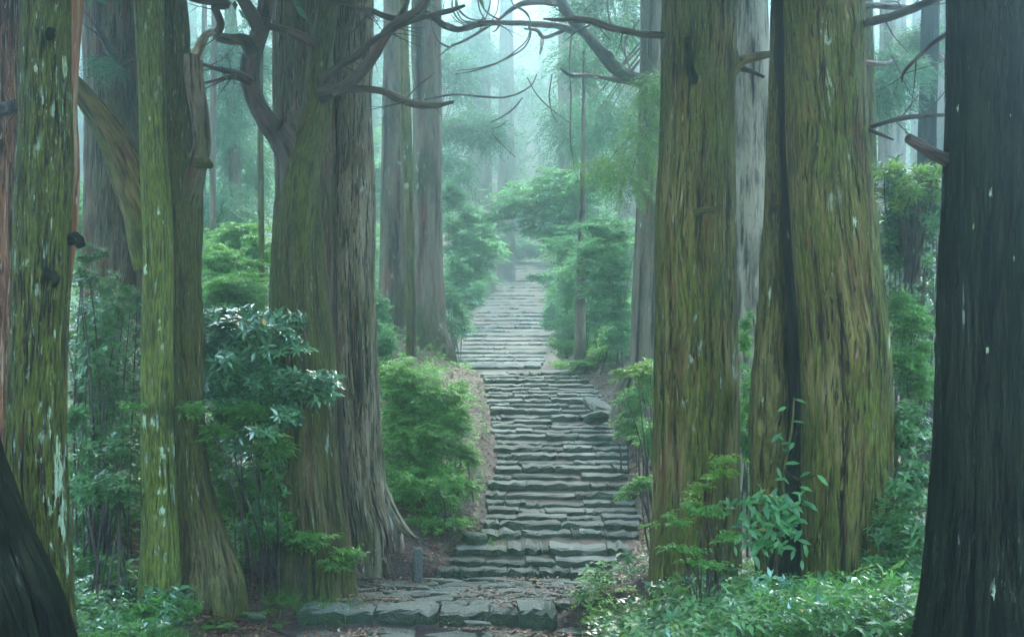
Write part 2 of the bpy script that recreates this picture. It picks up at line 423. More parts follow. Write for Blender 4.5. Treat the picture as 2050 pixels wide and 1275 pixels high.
# ------------------------------------------------------------------ haze: one closed box around everything
hm = bpy.data.materials.new('pale_mist'); hm.use_nodes = True
hn = hm.node_tree.nodes; hn.remove(hn['Principled BSDF'])
pv = hn.new('ShaderNodeVolumePrincipled')
pv.inputs['Color'].default_value = (0.68, 0.92, 1.0, 1)
pv.inputs['Density'].default_value = HAZE_DENSITY
pv.inputs['Anisotropy'].default_value = 0.93
hm.node_tree.links.new(pv.outputs[0], hn['Material Output'].inputs['Volume'])
hx, hy0, hy1, hz0, hz1 = 226, -26, 326, -3.0, 74.0
hv = np.array([[sx * hx, y, z] for z in (hz0, hz1) for sx, y in ((-1, hy0), (1, hy0), (1, hy1), (-1, hy1))], float)
hf = np.array([[3, 2, 1, 0], [4, 5, 6, 7], [0, 1, 5, 4], [1, 2, 6, 5], [2, 3, 7, 6], [3, 0, 4, 7]])
link('haze', make_mesh('haze', hv, [hf], hm, smooth=False), kind='stuff')

# ------------------------------------------------------------------ stones
def stone_unit(seed, worn=False):
    """worn block: width -0.5..0.5, front at y=0, back at y=1, top at z=0, bottom z=-1"""
    r = np.random.default_rng(seed)
    xs = np.array([-0.5, -0.475, -0.34, -0.16, 0.02, 0.2, 0.36, 0.475, 0.5]); xs[2:-2] += r.normal(0, 0.03, len(xs) - 4)
    prof = [(0.03, -1.0), (0.0, -0.55), (0.02, -0.16), (0.10, -0.03), (0.5, 0.0), (1.0, 0.0)]
    if worn: prof = [(0.03, -1.0), (0.0, -0.62), (0.02, -0.26), (0.12, -0.04), (0.5, 0.0), (1.0, 0.0)]
    V = []
    top = r.normal(0, 0.035 if worn else 0.055, len(xs)); fr = r.normal(0, 0.03, len(xs)) + (0.07 * r.random() * np.abs(xs) * 2) ** 1.0
    for i, x in enumerate(xs):
        e = 1 if i in (0, len(xs) - 1) else 0
        for j, (y, z) in enumerate(prof):
            yy = y + (fr[i] if j < 4 else 0) + (0.02 if e and j < 4 else 0) + (r.normal(0, 0.02) if j < 4 else 0)
            zz = z + (top[i] if j >= 2 else 0) - (0.06 if e and j >= 2 else 0) + (r.normal(0, 0.045) if 0 < j else 0)
            V.append((x, yy, zz))
    n = len(prof); Q = []
    for i in range(len(xs) - 1):
        for j in range(n - 1):
            a = i * n + j; Q.append((a, a + n, a + n + 1, a + 1))
    V = np.array(V); nV = len(V)
    back = np.array([(x, 1.0, -1.0) for x in (-0.5, 0.5)])
    V = np.concatenate([V, back])
    polys = [np.array(Q)]
    polys.append(np.array([list(range(n - 1, -1, -1)) + [nV][:0] + [nV]]))
    last = (len(xs) - 1) * n
    polys.append(np.array([list(range(last, last + n)) + [nV + 1]]))
    return make_mesh('worn_step_stone', V, polys, M['stone'], smooth=False)
STONES = [stone_unit(100 + k) for k in range(28)]
WORN = [stone_unit(200 + k, True) for k in range(16)]

def flag_unit(seed):
    """flat irregular paving stone about 1 x 1, top near z=0, with a chipped rim"""
    r = np.random.default_rng(seed)
    n = 9; a = np.linspace(0, 2 * np.pi, n, endpoint=False) + r.normal(0, 0.13, n)
    sq = 0.5 / np.maximum(np.abs(np.cos(a)), np.abs(np.sin(a))) ** 0.85
    rad = sq * r.uniform(0.85, 1.03, n)
    ring = lambda k, z, s: np.stack([np.cos(a) * rad * k, np.sin(a) * rad * k, z + r.normal(0, s, n)], -1)
    V = np.concatenate([ring(1.0, -1.0, 0), ring(0.99, -0.25, 0.08), ring(0.90, 0.0, 0.10), ring(0.45, 0.05, 0.13), [[0, 0, 0.06]]])
    Q, T = [], []
    for k in range(3):
        for i in range(n):
            j = (i + 1) % n; Q.append((k * n + i, k * n + j, (k + 1) * n + j, (k + 1) * n + i))
    for i in range(n): T.append((3 * n + i, 3 * n + (i + 1) % n, 4 * n))
    return make_mesh('irregular_paving_stone', V, [np.array(Q), np.array(T)], M['paving'], smooth=False)
FLAGS = [flag_unit(300 + k) for k in range(16)]

def place_stone(parent, me, loc, scale, rz=0.0, rx=0.0, ry=0.0, name='stone'):
    o = link(name, me, parent); o.location = loc; o.scale = scale; o.rotation_euler = (rx, ry, rz); return o

def place_step(parent, loc, scale, rz, rx, ry, name, pool):
    return place_stone(parent, random.choice(pool), loc, scale, rz, rx, ry, name)

def flight(name, idx):
    root = bpy.data.objects.new(name, None); COL.objects.link(root); root['kind'] = 'structure'
    k0 = 0
    for i in idx:
        d, z, xl, xr = STEPS[i]
        zprev = STEPS[i - 1][1] if i else 0.0
        dn = STEPS[i + 1][0] if i + 1 < len(STEPS) else d + 1.0
        tread = min(dn - d, 1.2)
        rise = max(z - zprev, 0.05) + 0.06
        w = xr - xl
        n = random.choice((4, 5, 6, 7)) if d < 27 else random.choice((3, 4, 5, 6))
        if d > 45: n = random.choice((3, 3, 4))
        cuts = np.sort(np.linspace(0, 1, n + 1)[1:-1] + RNG.normal(0, 0.075, n - 1))
        cuts = np.concatenate([[RNG.uniform(-0.02, 0.02)], cuts, [1 + RNG.uniform(-0.02, 0.025)]])
        bow = RNG.normal(0, 0.02)
        for c0, c1 in zip(cuts[:-1], cuts[1:]):
            cx = xl + w * (c0 + c1) / 2; sw = w * (c1 - c0) - RNG.uniform(-0.004, 0.012)
            place_step(root, (cx, d + RNG.normal(0, 0.025) + bow, z + RNG.normal(0, 0.016)),
                        (sw, tread + 0.22, rise * RNG.uniform(0.9, 1.15)), RNG.normal(0, 0.02),
                        R(1.0) if d < 38 else R(0.5), RNG.normal(0, 0.010), 'stone', STONES if d < 40 else WORN)
    return root
flight('lower_stone_stairway', range(0, NLOW))
flight('upper_stone_stairway', range(NLOW, len(STEPS)))

# lower landing: a front row of long kerb blocks with rough paving behind, and the path before it
landing = bpy.data.objects.new('stone_landing', None); COL.objects.link(landing); landing['kind'] = 'structure'
for x0, x1 in ((-3.18, -2.05), (-2.03, -1.1), (-1.08, -0.35), (-0.33, 0.1)):
    place_stone(landing, random.choice(STONES), ((x0 + x1) / 2, 20.82 + RNG.normal(0, 0.03), 0.0 + RNG.normal(0, 0.012)), (x1 - x0, 0.62, 0.3), RNG.normal(0, 0.015))
place_stone(landing, STONES[5], (0.39, 20.55, 0.07), (0.56, 0.85, 0.40), 0.06)
yy = 21.38
while yy < 23.75:
    dep = RNG.uniform(0.17, 0.36)
    xl, xr = np.interp(yy, YS, XLS) + RNG.uniform(-0.1, 0.15), np.interp(yy, YS, XRS) + RNG.uniform(-0.1, 0.2)
    x = xl
    while x < xr:
        w = RNG.uniform(0.35, 1.0)
        place_stone(landing, random.choice(FLAGS), (x + w / 2, yy + dep / 2 + RNG.normal(0, 0.04), RNG.normal(0.005, 0.016)), (w * 1.04, dep * 1.2, 0.10), random.choice((0, math.pi)) + RNG.normal(0, 0.12), RNG.normal(0.02, 0.04), RNG.normal(0, 0.03))
        x += w
    yy += dep
path = bpy.data.objects.new('stone_path', None); COL.objects.link(path); path['kind'] = 'structure'
yy = 18.2
while yy < 20.7:
    dep = RNG.uniform(0.35, 0.6); x = -3.1
    while x < 0.9:
        w = RNG.uniform(0.4, 0.95)
        if RNG.random() < 0.85:
            place_stone(path, random.choice(FLAGS), (x + w / 2, yy + dep / 2, np.interp(yy, YS, ZS) - 0.045 + RNG.normal(0, 0.015)), (w, dep * 1.05, 0.1), RNG.normal(0, 0.15), RNG.normal(0, 0.03), RNG.normal(0, 0.03))
        x += w
    yy += dep

# ------------------------------------------------------------------ stems
def stem(geo, ctrl, nseg=64, ds=0.08, ridge=0.02, rf=9.0, rz=0.5, lobes=0.04, flare=None, seed=1, knots=(), cap=False, sharp=1.0):
    """ctrl rows: x,y,z,r.  flare: (height, amount, lobe count)"""
    ctrl = np.asarray(ctrl, float)
    seg = np.linalg.norm(np.diff(ctrl[:, :3], axis=0), axis=1)
    tt = np.concatenate([np.linspace(k, k + 1, max(2, int(math.ceil(s / ds))), endpoint=False) for k, s in enumerate(seg)] + [[len(seg)]])
    row = hermite(ctrl, tt, seg)
    C, rad = row[:, :3], np.maximum(row[:, 3], 0.002)
    n = len(C)
    T = unit(np.gradient(C, axis=0))
    N = np.zeros_like(C); ref = np.array([1.0, 0, 0]) if abs(T[0, 0]) < 0.9 else np.array([0, 0, 1.0])
    v = ref
    for i in range(n):
        v = v - T[i] * v.dot(T[i]); v = v / np.linalg.norm(v); N[i] = v
    Bn = np.cross(T, N)
    s = np.concatenate([[0], np.cumsum(np.linalg.norm(np.diff(C, axis=0), axis=1))])
    a = np.linspace(0, 2 * np.pi, nseg, endpoint=False)
    A, S = np.meshgrid(a, s); RR = np.repeat(rad[:, None], nseg, 1)
    r0 = float(np.median(rad))
    Aw = A.copy()
    bump = np.zeros_like(A)
    for (ks, ka, size, hgt) in knots:
        da = (A - ka + np.pi) % (2 * np.pi) - np.pi
        g2 = (da * RR / size) ** 2 + ((S - ks) / (size * 1.4)) ** 2
        g = np.exp(-g2)
        bump += hgt * g * (1 - 0.55 * np.exp(-g2 * 6))
        Aw += np.sign(da) * 0.5 * (size / RR) * np.exp(-g2 * 0.6) * (1 - np.exp(-(da * RR / size * 2) ** 2))
    B = np.stack([r0 * np.cos(Aw), r0 * np.sin(Aw), S], -1).reshape(-1, 3)
    off = seed * 7.31
    w = vnoise(B * np.array([1.3, 1.3, 0.8]) + off, seed) * 0.05
    Bw = B + np.stack([w, -w, np.zeros_like(w)], -1)
    q = Bw * np.array([rf, rf, rz]) + off
    n1 = 1 - np.abs(vnoise(q, seed)) * 2
    n2 = 1 - np.abs(vnoise(q * np.array([2.1, 2.1, 2.3]), seed + 5)) * 2
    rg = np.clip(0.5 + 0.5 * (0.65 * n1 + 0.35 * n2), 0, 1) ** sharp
    lob = fbm(B / max(r0, 0.05) * np.array([1.1, 1.1, 0.22]) + off, seed + 31, 2) * lobes * 2
    Rf = RR * (1 + lob.reshape(A.shape)) + (rg.reshape(A.shape) - 0.6) * ridge * np.clip(RR / r0, 0.3, 1.2) + bump
    if flare:
        fh, fa, fk = flare
        ph = seed * 1.7
        lobe = 0.55 + 0.45 * np.sin(A * fk + ph + 0.8 * np.sin(A * 2 + ph)) + 0.25 * np.sin(A * (fk + 3) + ph * 2)
        Rf = Rf + RR * fa * np.exp(-S / fh) * np.clip(lobe, 0.05, 1.4)
    V = C[:, None] + Rf[..., None] * (np.cos(A)[..., None] * N[:, None] + np.sin(A)[..., None] * Bn[:, None])
    V = V.reshape(-1, 3)
    i = (np.arange(n - 1)[:, None] * nseg); j = np.arange(nseg); j2 = (j + 1) % nseg
    Q = np.stack([i + j, i + j2, i + nseg + j2, i + nseg + j], -1).reshape(-1, 4)
    Bo = B + off
    tris = None
    if cap:
        V = np.concatenate([V, [C[-1] + T[-1] * rad[-1] * 0.3]]); Bo = np.concatenate([Bo, [[0, 0, s[-1]]]]); rg = np.concatenate([rg, [0.4]])
        b0 = (n - 1) * nseg
        tris = np.stack([b0 + j, b0 + j2, np.full(nseg, n * nseg)], -1)
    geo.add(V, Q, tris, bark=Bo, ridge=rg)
    geo.grid = V[:n * nseg].reshape(n, nseg, 3); geo.gb = Bo[:n * nseg].reshape(n, nseg, 3)

def bark_strips(root, geo, count, mat, ztop, width=0.02, lift=0.012):
    """loose fibres of bark standing a little off the trunk"""
    G, B = geo.grid, geo.gb; n, m, _ = G.shape
    cen = G.mean(1)
    imax = int(np.searchsorted(cen[:, 2], ztop)); imax = min(max(imax, 12), n - 2)
    step = max(np.linalg.norm(cen[1] - cen[0]), 0.01)
    i0 = RNG.integers(1, imax, count); j = RNG.integers(0, m, count)
    ln = np.clip((RNG.uniform(0.12, 0.6, count) / step).astype(int), 2, 14)
    W = width * RNG.uniform(0.4, 1.3, count); lf = lift * RNG.uniform(0.2, 1.0, count) ** 1.5
    prof = [0.15, 0.9, 1.0, 0.6, 0.08]; lp = [0.7, 0.35, 0.3, 0.5, 1.4]
    V, Bc = [], []
    drift = RNG.integers(-1, 2, count)
    for k, (w, q) in enumerate(zip(prof, lp)):
        i = np.minimum(i0 + (ln * k) // 4, n - 2); jj = (j + drift * (k // 2)) % m
        p = G[i, jj]; o = unit(p - cen[i]); sd = unit(G[i, (jj + 1) % m] - G[i, (jj - 1) % m])
        c = p + o * (lf * q + 0.004)[:, None]
        V += [c - sd * (W * w * 0.5)[:, None], c + sd * (W * w * 0.5)[:, None]]
        Bc += [B[i, jj], B[i, (jj + 1) % m]]
    V = np.stack(V, 1).reshape(-1, 3); Bc = np.stack(Bc, 1).reshape(-1, 3) + np.repeat(RNG.normal(0, 3, (count, 1)), 10, 0)
    b = np.arange(count)[:, None] * 10
    Q = np.concatenate([b + np.array([2 * k, 2 * k + 1, 2 * k + 3, 2 * k + 2]) for k in range(4)])
    g = Geo(); g.add(V, Q, None, bark=Bc, ridge=np.repeat(RNG.uniform(0.1, 1.15, count), 10))
    part('bark_strips', g, M[mat], root, stuff=True)

def lichen(root, geo, spots, mat):
    """thin crusts that sit on the bark; spots: (px, py, half width px, half height px)"""
    G = geo.grid; n, m, _ = G.shape
    sx = CX + G[..., 0] / G[..., 1] * F; sy = HY - (G[..., 2] - CZ) / G[..., 1] * F
    cen = G.mean(1, keepdims=True)
    front = G[..., 1] < cen[..., 1]
    for (px, py, hw, hh) in spots:
        dd = np.where(front, (sx - px) ** 2 + (sy - py) ** 2, 1e9); i0, j0 = np.unravel_index(np.argmin(dd), dd.shape)
        ii = min(max(i0, 2), n - 3)
        pr = max(abs(sy[ii + 1, j0] - sy[ii - 1, j0]) / 2, 0.5); pc = max(abs(sx[ii, (j0 + 1) % m] - sx[ii, (j0 - 1) % m]) / 2, 0.7)
        k = 18; th = np.linspace(0, 2 * np.pi, k, endpoint=False)
        jag = RNG.uniform(0.3, 1.3, k)
        ps = [(0.0, 0.0)] + [(0.5 * math.cos(t) * j, 0.5 * math.sin(t) * j) for t, j in zip(th, jag)] + [(math.cos(t) * j, math.sin(t) * j) for t, j in zip(th, jag)]
        V = []
        for q, (a, b) in enumerate(ps):
            fi = min(max(ii + b * hh / pr, 1), n - 2.01); fj = j0 + a * hw / pc
            i = int(fi); u = fi - i; j = int(math.floor(fj)); w = fj - j
            p = (G[i, j % m] * (1 - w) + G[i, (j + 1) % m] * w) * (1 - u) + (G[i + 1, j % m] * (1 - w) + G[i + 1, (j + 1) % m] * w) * u
            o = unit(p - cen[i, 0]); V.append(p + o * (0.009 if q < 1 + k else 0.002))
        T = [(0, 1 + a, 1 + (a + 1) % k) for a in range(k)]
        Q = [(1 + a, 1 + k + a, 1 + k + (a + 1) % k, 1 + (a + 1) % k) for a in range(k)]
        g = Geo(); g.add(V, Q, T)
        part('lichen_patch', g, M[mat], root)

def rows(spec, d, top=15.0, top_r=0.7):
    """spec: (py, left px, right px[, depth]) from the bottom up -> stem control rows, carried on above the frame"""
    out = []
    for s in spec:
        dd = s[3] if len(s) > 3 else d
        p = PX((s[1] + s[2]) / 2, s[0], dd); out.append((*p, (s[2] - s[1]) / 2 / F * dd))
    if top:
        l = out[-1]; p = out[-2]
        k = (top - l[2]) / max(l[2] - p[2], 0.5)
        k = min(k, 3.0)
        slope = ((l[0] - p[0]) * k * 0.4, (l[1] - p[1]) * k * 0.4)
        out.append((l[0] + slope[0], l[1] + slope[1], top, l[3] * top_r))
    return out

def knot_at(spec_rows, px, py, d, size, hgt):
    """turn a pixel on the camera side of an upright stem into (s, angle, size, height)"""
    tab = np.asarray(spec_rows)
    z = CZ - (py - HY) / F * d
    L = np.concatenate([[0], np.cumsum(np.linalg.norm(np.diff(tab[:, :3], axis=0), axis=1))])
    s = np.interp(z, tab[:, 2], L); cx = np.interp(z, tab[:, 2], tab[:, 0]); r = np.interp(z, tab[:, 2], tab[:, 3])
    x = (px - CX) / F * d
    return (s, -math.pi / 2 + math.asin(max(-0.98, min(0.98, (x - cx) / r))), size, hgt)

def limb(geo, pts, d, dd=None, nseg=14, ridge=0.004, seed=1, cap=False, rs=1.0):
    """pts: (px,py,radius px); dd: depth at each end"""
    m = len(pts); ds_ = np.linspace(d, dd if dd else d, m)
    ctrl = []
    for (px, py, rp), q in zip(pts, ds_):
        ctrl.append((*PX(px, py, q), rp / F * q * rs))
    stem(geo, ctrl, nseg, 0.05, ridge * 1.8, 16.0, 3.0, 0.15, None, seed, cap=cap)

# ------------------------------------------------------------------ foliage generators
def leaves(geo, P, D, N, L, W, tint, kind=4, fold=0.18, droop=0.18):
    n = len(P)
    if n == 0: return
    D = unit(D); S = unit(np.cross(D, N)); N = np.cross(S, D)
    L = np.broadcast_to(np.asarray(L, float), (n,))[:, None]; W = np.broadcast_to(np.asarray(W, float), (n,))[:, None]
    base = np.arange(n)[:, None]
    if kind == 2:
        V = np.stack([P, P + D * L * .45 + S * W * .5 + N * W * fold, P + D * L - N * L * droop, P + D * L * .45 - S * W * .5 + N * W * fold], 1)
        T = np.concatenate([base * 4 + np.array([0, 1, 2]), base * 4 + np.array([0, 2, 3])]); k = 4
    elif kind == 4:
        V = np.stack([P, P + D * L * .42 + S * W * .5 + N * W * fold, P + D * L * .5, P + D * L * .42 - S * W * .5 + N * W * fold, P + D * L - N * L * droop], 1)
        T = np.concatenate([base * 5 + np.array(t) for t in ((0, 1, 2), (2, 1, 4), (0, 2, 3), (2, 4, 3))]); k = 5
    else:
        V = np.stack([P, P + D * L * .25 + S * W * .38 + N * W * fold, P + D * L * .28, P + D * L * .25 - S * W * .38 + N * W * fold,
                      P + D * L * .6 + S * W * .46 + N * (W * fold - L * droop * .35), P + D * L * .62 - N * L * droop * .35, P + D * L * .6 - S * W * .46 + N * (W * fold - L * droop * .35), P + D * L - N * L * droop], 1)
        T = np.concatenate([base * 8 + np.array(t) for t in ((0, 1, 2), (0, 2, 3), (1, 4, 5), (1, 5, 2), (2, 5, 6), (2, 6, 3), (4, 7, 5), (5, 7, 6))]); k = 8
    geo.add(V.reshape(-1, 3), None, T, tint=np.repeat(tint, k))

def ball(n, shell=0.5, up=0.25):
    v = unit(RNG.normal(size=(n, 3)))
    v[:, 2] = np.where(RNG.random(n) < up, np.abs(v[:, 2]), v[:, 2])
    r = (shell + (1 - shell) * RNG.random(n)) ** 0.6
    return v, v * r[:, None]

def lobe_points(lobes, n, shell=0.5, up=0.25, split=True):
    """lobes: (px,py,rx,ry,d[,rd]) pixel ellipsoids at a depth; returns tip points and outward directions"""
    ar = np.array([l[2] * l[3] * (l[4] ** 2) for l in lobes]); cnt = np.maximum(1, (n * ar / ar.sum()).astype(int))
    P, O = [], []
    for l, c in zip(lobes, cnt):
        if split:
            px, py, rx, ry, d = l[:5]; rd = l[5] if len(l) > 5 else (rx + ry) / 2 / F * d
            rad = np.array([rx / F * d, rd, ry / F * d]); m = int(np.clip(c / 9, 4, 40))
            v, cc = ball(m, 0.15, up); sz = RNG.uniform(0.12, 0.55, m); w = sz ** 2 * RNG.uniform(0.5, 1.5, m)
            pick = RNG.choice(m, c, p=w / w.sum())
            v2, p2 = ball(c, 0.2, 0.5)
            flat = np.array([1.15, 1.15, 0.72])
            tip = (RNG.random(c) < 0.22)[:, None] * RNG.uniform(0.15, 0.8, (c, 1)) + 1
            cs = RNG.uniform(0.55, 1.3, m)[:, None]
            off = (cc * cs)[pick] + p2 * flat * sz[pick][:, None] * tip
            P.append(PX(px, py, d) + off * rad); O.append(unit(off + v2 * 0.5)); continue
        px, py, rx, ry, d = l[:5]; rd = l[5] if len(l) > 5 else (rx + ry) / 2 / F * d
        v, p = ball(c, shell, up)
        P.append(PX(px, py, d) + p * np.array([rx / F * d, rd, ry / F * d])); O.append(v)
    return np.concatenate(P), np.concatenate(O)

def sprigs(P, O, style, k, L, W):
    """leaf positions, directions, normals for sprigs at P with outward O"""
    n = len(P); up = np.array([0, 0, 1.0])
    rep = lambda a: np.repeat(a, k, 0)
    j = np.tile(np.arange(k), n)
    if style == 'whorl':
        ax = unit(O * 0.6 + up * 0.7 + RNG.normal(0, 0.25, (n, 3)))
        r1 = unit(np.cross(ax, RNG.normal(size=(n, 3)))); r2 = np.cross(ax, r1)
        ang = j * 2.4 + rep(RNG.random(n) * 6.28)
        rad = rep(r1) * np.cos(ang)[:, None] + rep(r2) * np.sin(ang)[:, None]
        op = RNG.uniform(0.15, 0.75, n * k)[:, None]
        D = rad + rep(ax) * op; N = rep(ax) - rad * op * 0.6
        Q = rep(P) - rep(ax) * (L * 0.8 * (j / k) * RNG.uniform(0.5, 1.2, n * k))[:, None]
    else:   # flat layered spray, leaves in two rows along a twig
        tw = O * np.array([1, 1, 0.15]) + RNG.normal(0, 0.35, (n, 3)) * np.array([1, 1, 0.3])
        tw = unit(tw); tw[:, 2] -= 0.12
        nr = unit(up + RNG.normal(0, 0.22, (n, 3)) + O * 0.15)
        sd = unit(np.cross(tw, nr))
        t = (j / max(k - 1, 1)); side = np.where(j % 2 == 0, 1, -1)
        Q = rep(P) - rep(tw) * (L * 0.55 * k * 0.5 * (1 - t))[:, None]
        D = rep(tw) * (0.5 + 0.6 * t)[:, None] + rep(sd) * (side * (1.0 - 0.55 * t))[:, None] + RNG.normal(0, 0.15, (n * k, 3))
        N = rep(nr) + RNG.normal(0, 0.22, (n * k, 3))
    return Q, D, N

def fronds(geo, P, O, L, k=14, nl=0.09, nw=0.018, tint0=None, droop=0.5, two=True):
    """drooping conifer sprays: k needle tufts along each axis of length L"""
    n = len(P); up = np.array([0, 0, 1.0])
    ax = unit(O * np.array([1, 1, 0.3]) + RNG.normal(0, 0.3, (n, 3)) - up * droop * RNG.uniform(0.3, 1.3, n)[:, None])
    sd = unit(np.cross(ax, up + RNG.normal(0, 0.4, (n, 3)))); nn = np.cross(sd, ax)
    rep = lambda a: np.repeat(a, k, 0)
    j = np.tile(np.arange(k), n); t = j / (k - 1)
    Ls = np.repeat(np.asarray(L) * RNG.uniform(0.6, 1.25, n), k)
    Q = rep(P) + rep(ax) * (Ls * t)[:, None] - up * (Ls * 0.35 * t * t)[:, None]
    side = np.where(j % 2 == 0, 1.0, -1.0)
    D = rep(ax) * RNG.uniform(0.5, 1.1, n * k)[:, None] + rep(sd) * (side * (1.05 - 0.7 * t))[:, None] + RNG.normal(0, 0.22, (n * k, 3)) - up * 0.15
    N = rep(nn) + RNG.normal(0, 0.5, (n * k, 3))
    ti = np.repeat(RNG.random(n), k) * 0.6 + RNG.random(n * k) * 0.4
    leaves(geo, Q, D, N, nl * RNG.uniform(0.7, 1.4, n * k), nw, ti, 2, 0.1, 0.05)

LEAFPROTO = {}
def leaf_proto(matkey, q, shape):
    key = (matkey, q, shape)
    if key not in LEAFPROTO:
        g = Geo(); w, fold, dr = shape
        leaves(g, np.zeros((1, 3)), np.array([[1.0, 0, 0]]), np.array([[0, 0, 1.0]]), 1.0, w, np.array([q / 5 * 0.74 if q < 5 else 1.0]), 8, fold, dr)
        LEAFPROTO[key] = g.mesh('leaf', M[matkey])
    return LEAFPROTO[key]

def single_leaves(root, Q, D, N, L, matkey, shape, yellow=0.02):
    D = unit(D); S = unit(np.cross(D, N)); Nn = np.cross(S, D)
    for k in range(len(Q)):
        q = 5 if RNG.random() < yellow else int(RNG.integers(0, 5))
        o = link('leaf', leaf_proto(matkey, q, shape), root)
        l = float(L * RNG.uniform(0.75, 1.2)) if np.isscalar(L) else float(L[k])
        m = Matrix(np.stack([D[k], -S[k], Nn[k]], 1).tolist()).to_4x4()
        o.matrix_local = Matrix.Translation(Vector(Q[k]) - Vector(root.location)) @ m @ Matrix.Scale(l, 4)

def shrub(name, label, cat, lobes, n, k, L, W, matkey, style='whorl', base=None, group=None, kind=4, single=0, shell=0.45, up=0.3, stems=10, stemmat='branch', sr=0.012, fold=0.18, droop=0.18, hang=None, nostem=False):
    if base is None:
        l = lobes[-1]; x = (l[0] - CX) / F * l[4]; base = np.array([x, l[4], tz(x, l[4])])
    else:
        base = np.array(base, float)
        if name != 'cedar_bough' and cat != 'shoots': base[2] = tz(base[0], base[1])
    root = thing(name, label, cat, base, group)
    P, O = lobe_points(lobes, int(n * 1.7), shell, up)
    g = Geo()
    if style == 'cedar':
        fronds(g, P, O, L, k, W[0], W[1], droop=0.6 if hang is None else hang)
    else:
        Q, D, N = sprigs(P, O, style, k, L, W)
        Ls = L * RNG.uniform(0.65, 1.25, len(Q))
        ti = np.repeat(RNG.random(len(P)), k) * 0.55 + RNG.random(len(Q)) * 0.45
        if single:
            # the leaves nearest the camera side are objects of their own
            score = Q[:, 1] - 0.6 * Q[:, 2] + RNG.normal(0, 0.1, len(Q))
            idx = np.argsort(score); si = idx[:single]; rest = idx[single:]
            single_leaves(root, Q[si], D[si], N[si], Ls[si], matkey, (W / L, fold, droop))
        else:
            rest = np.arange(len(Q))
        leaves(g, Q[rest], D[rest], N[rest], Ls[rest], Ls[rest] * (W / L), ti[rest], kind, fold, droop)
    part('foliage', g, M[matkey], root, stuff=True)
    if not nostem:
        sg = Geo(); sel = RNG.choice(len(P), min(max(4, int(stems * 0.6)), len(P)), replace=False)
        for q, i in enumerate(sel):
            c1 = P[i]; c0 = base + RNG.normal(0, 0.22 if len(P) > 400 else 0.05, 3) * np.array([1, 1, 0])
            c0[2] = base[2] - 0.05
            midp = c0 * 0.45 + c1 * 0.55 + RNG.normal(0, 0.06, 3); midp[2] += 0.12 * abs(c1[2] - c0[2])
            stem(sg, [(*c0, sr * 1.6), (*midp, sr), (*c1, sr * 0.35)], 6, 0.12, 0.001, 10, 1, 0.02, None, q + 3)
        part('stem', sg, M[stemmat], root)
    return root

CROWNS = True  # crowns out of view, spread and thickened to shade the near mist
def crown(root, x, y, z0, z1, rmax, n=420, matkey='cedar', L=0.8, k=9, nl=0.4, nw=0.09):
    """cedar crown: boughs round the upper trunk with hanging sprays"""
    if not CROWNS: return
    h = z0 + (z1 - z0) * RNG.random(n) ** 1.1
    az = RNG.random(n) * 6.283
    rr = rmax * (1 - (h - z0) / (z1 - z0) * 0.8) * RNG.uniform(0.15, 1.0, n) ** 0.6
    P = np.stack([x + np.cos(az) * rr, y + np.sin(az) * rr, h - rr * 0.25], -1)
    O = np.stack([np.cos(az), np.sin(az), np.zeros(n)], -1)
    g = Geo(); fronds(g, P, O, L, k, nl, nw, droop=0.5)
    part('crown', g, M[matkey], root, stuff=True)

# ------------------------------------------------------------------ the great trees
def tree(label, spec, d, mat, seed, nseg=200, ds=0.06, ridge=0.03, rf=9, rz=0.45, lobes=0.05, flare=(0.5, 0.35, 5), knots=(), top=16.0, sink=0.25, crown_r=4.4, cat='tree', name='cedar_tree', sharp=1.0, crown_n=800, spots=(), strips=2800, swidth=0.022):
    rw = rows(spec, d, top)
    b = rw[0]
    rw = [(b[0] - (rw[1][0] - b[0]) * 0.1, b[1], min(b[2] - sink, tz(b[0], b[1]) - 0.8), b[3] * 1.06)] + rw
    root = thing(name, label, cat, (b[0], b[1], b[2]))
    g = Geo()
    kn = [knot_at(rw, *kk[:2], d, *kk[2:]) for kk in knots]
    stem(g, rw, nseg, ds, ridge, rf, rz, lobes, flare, seed, kn, sharp=sharp)
    part('trunk', g, M[mat], root)
    if spots: lichen(root, g, spots, 'crust')
    if d < 26 and nseg > 100: bark_strips(root, g, strips, mat, CZ + 0.25 * d + 0.5, swidth)
    if crown_n == 800 and d > 21: crown_n = 520
    if crown_r: crown(root, rw[-1][0], rw[-1][1], max(top - 5.5, CZ + 0.25 * d + 2.5), max(top, CZ + 0.25 * d + 8) + 5.0, crown_r, crown_n)
    return root, rw

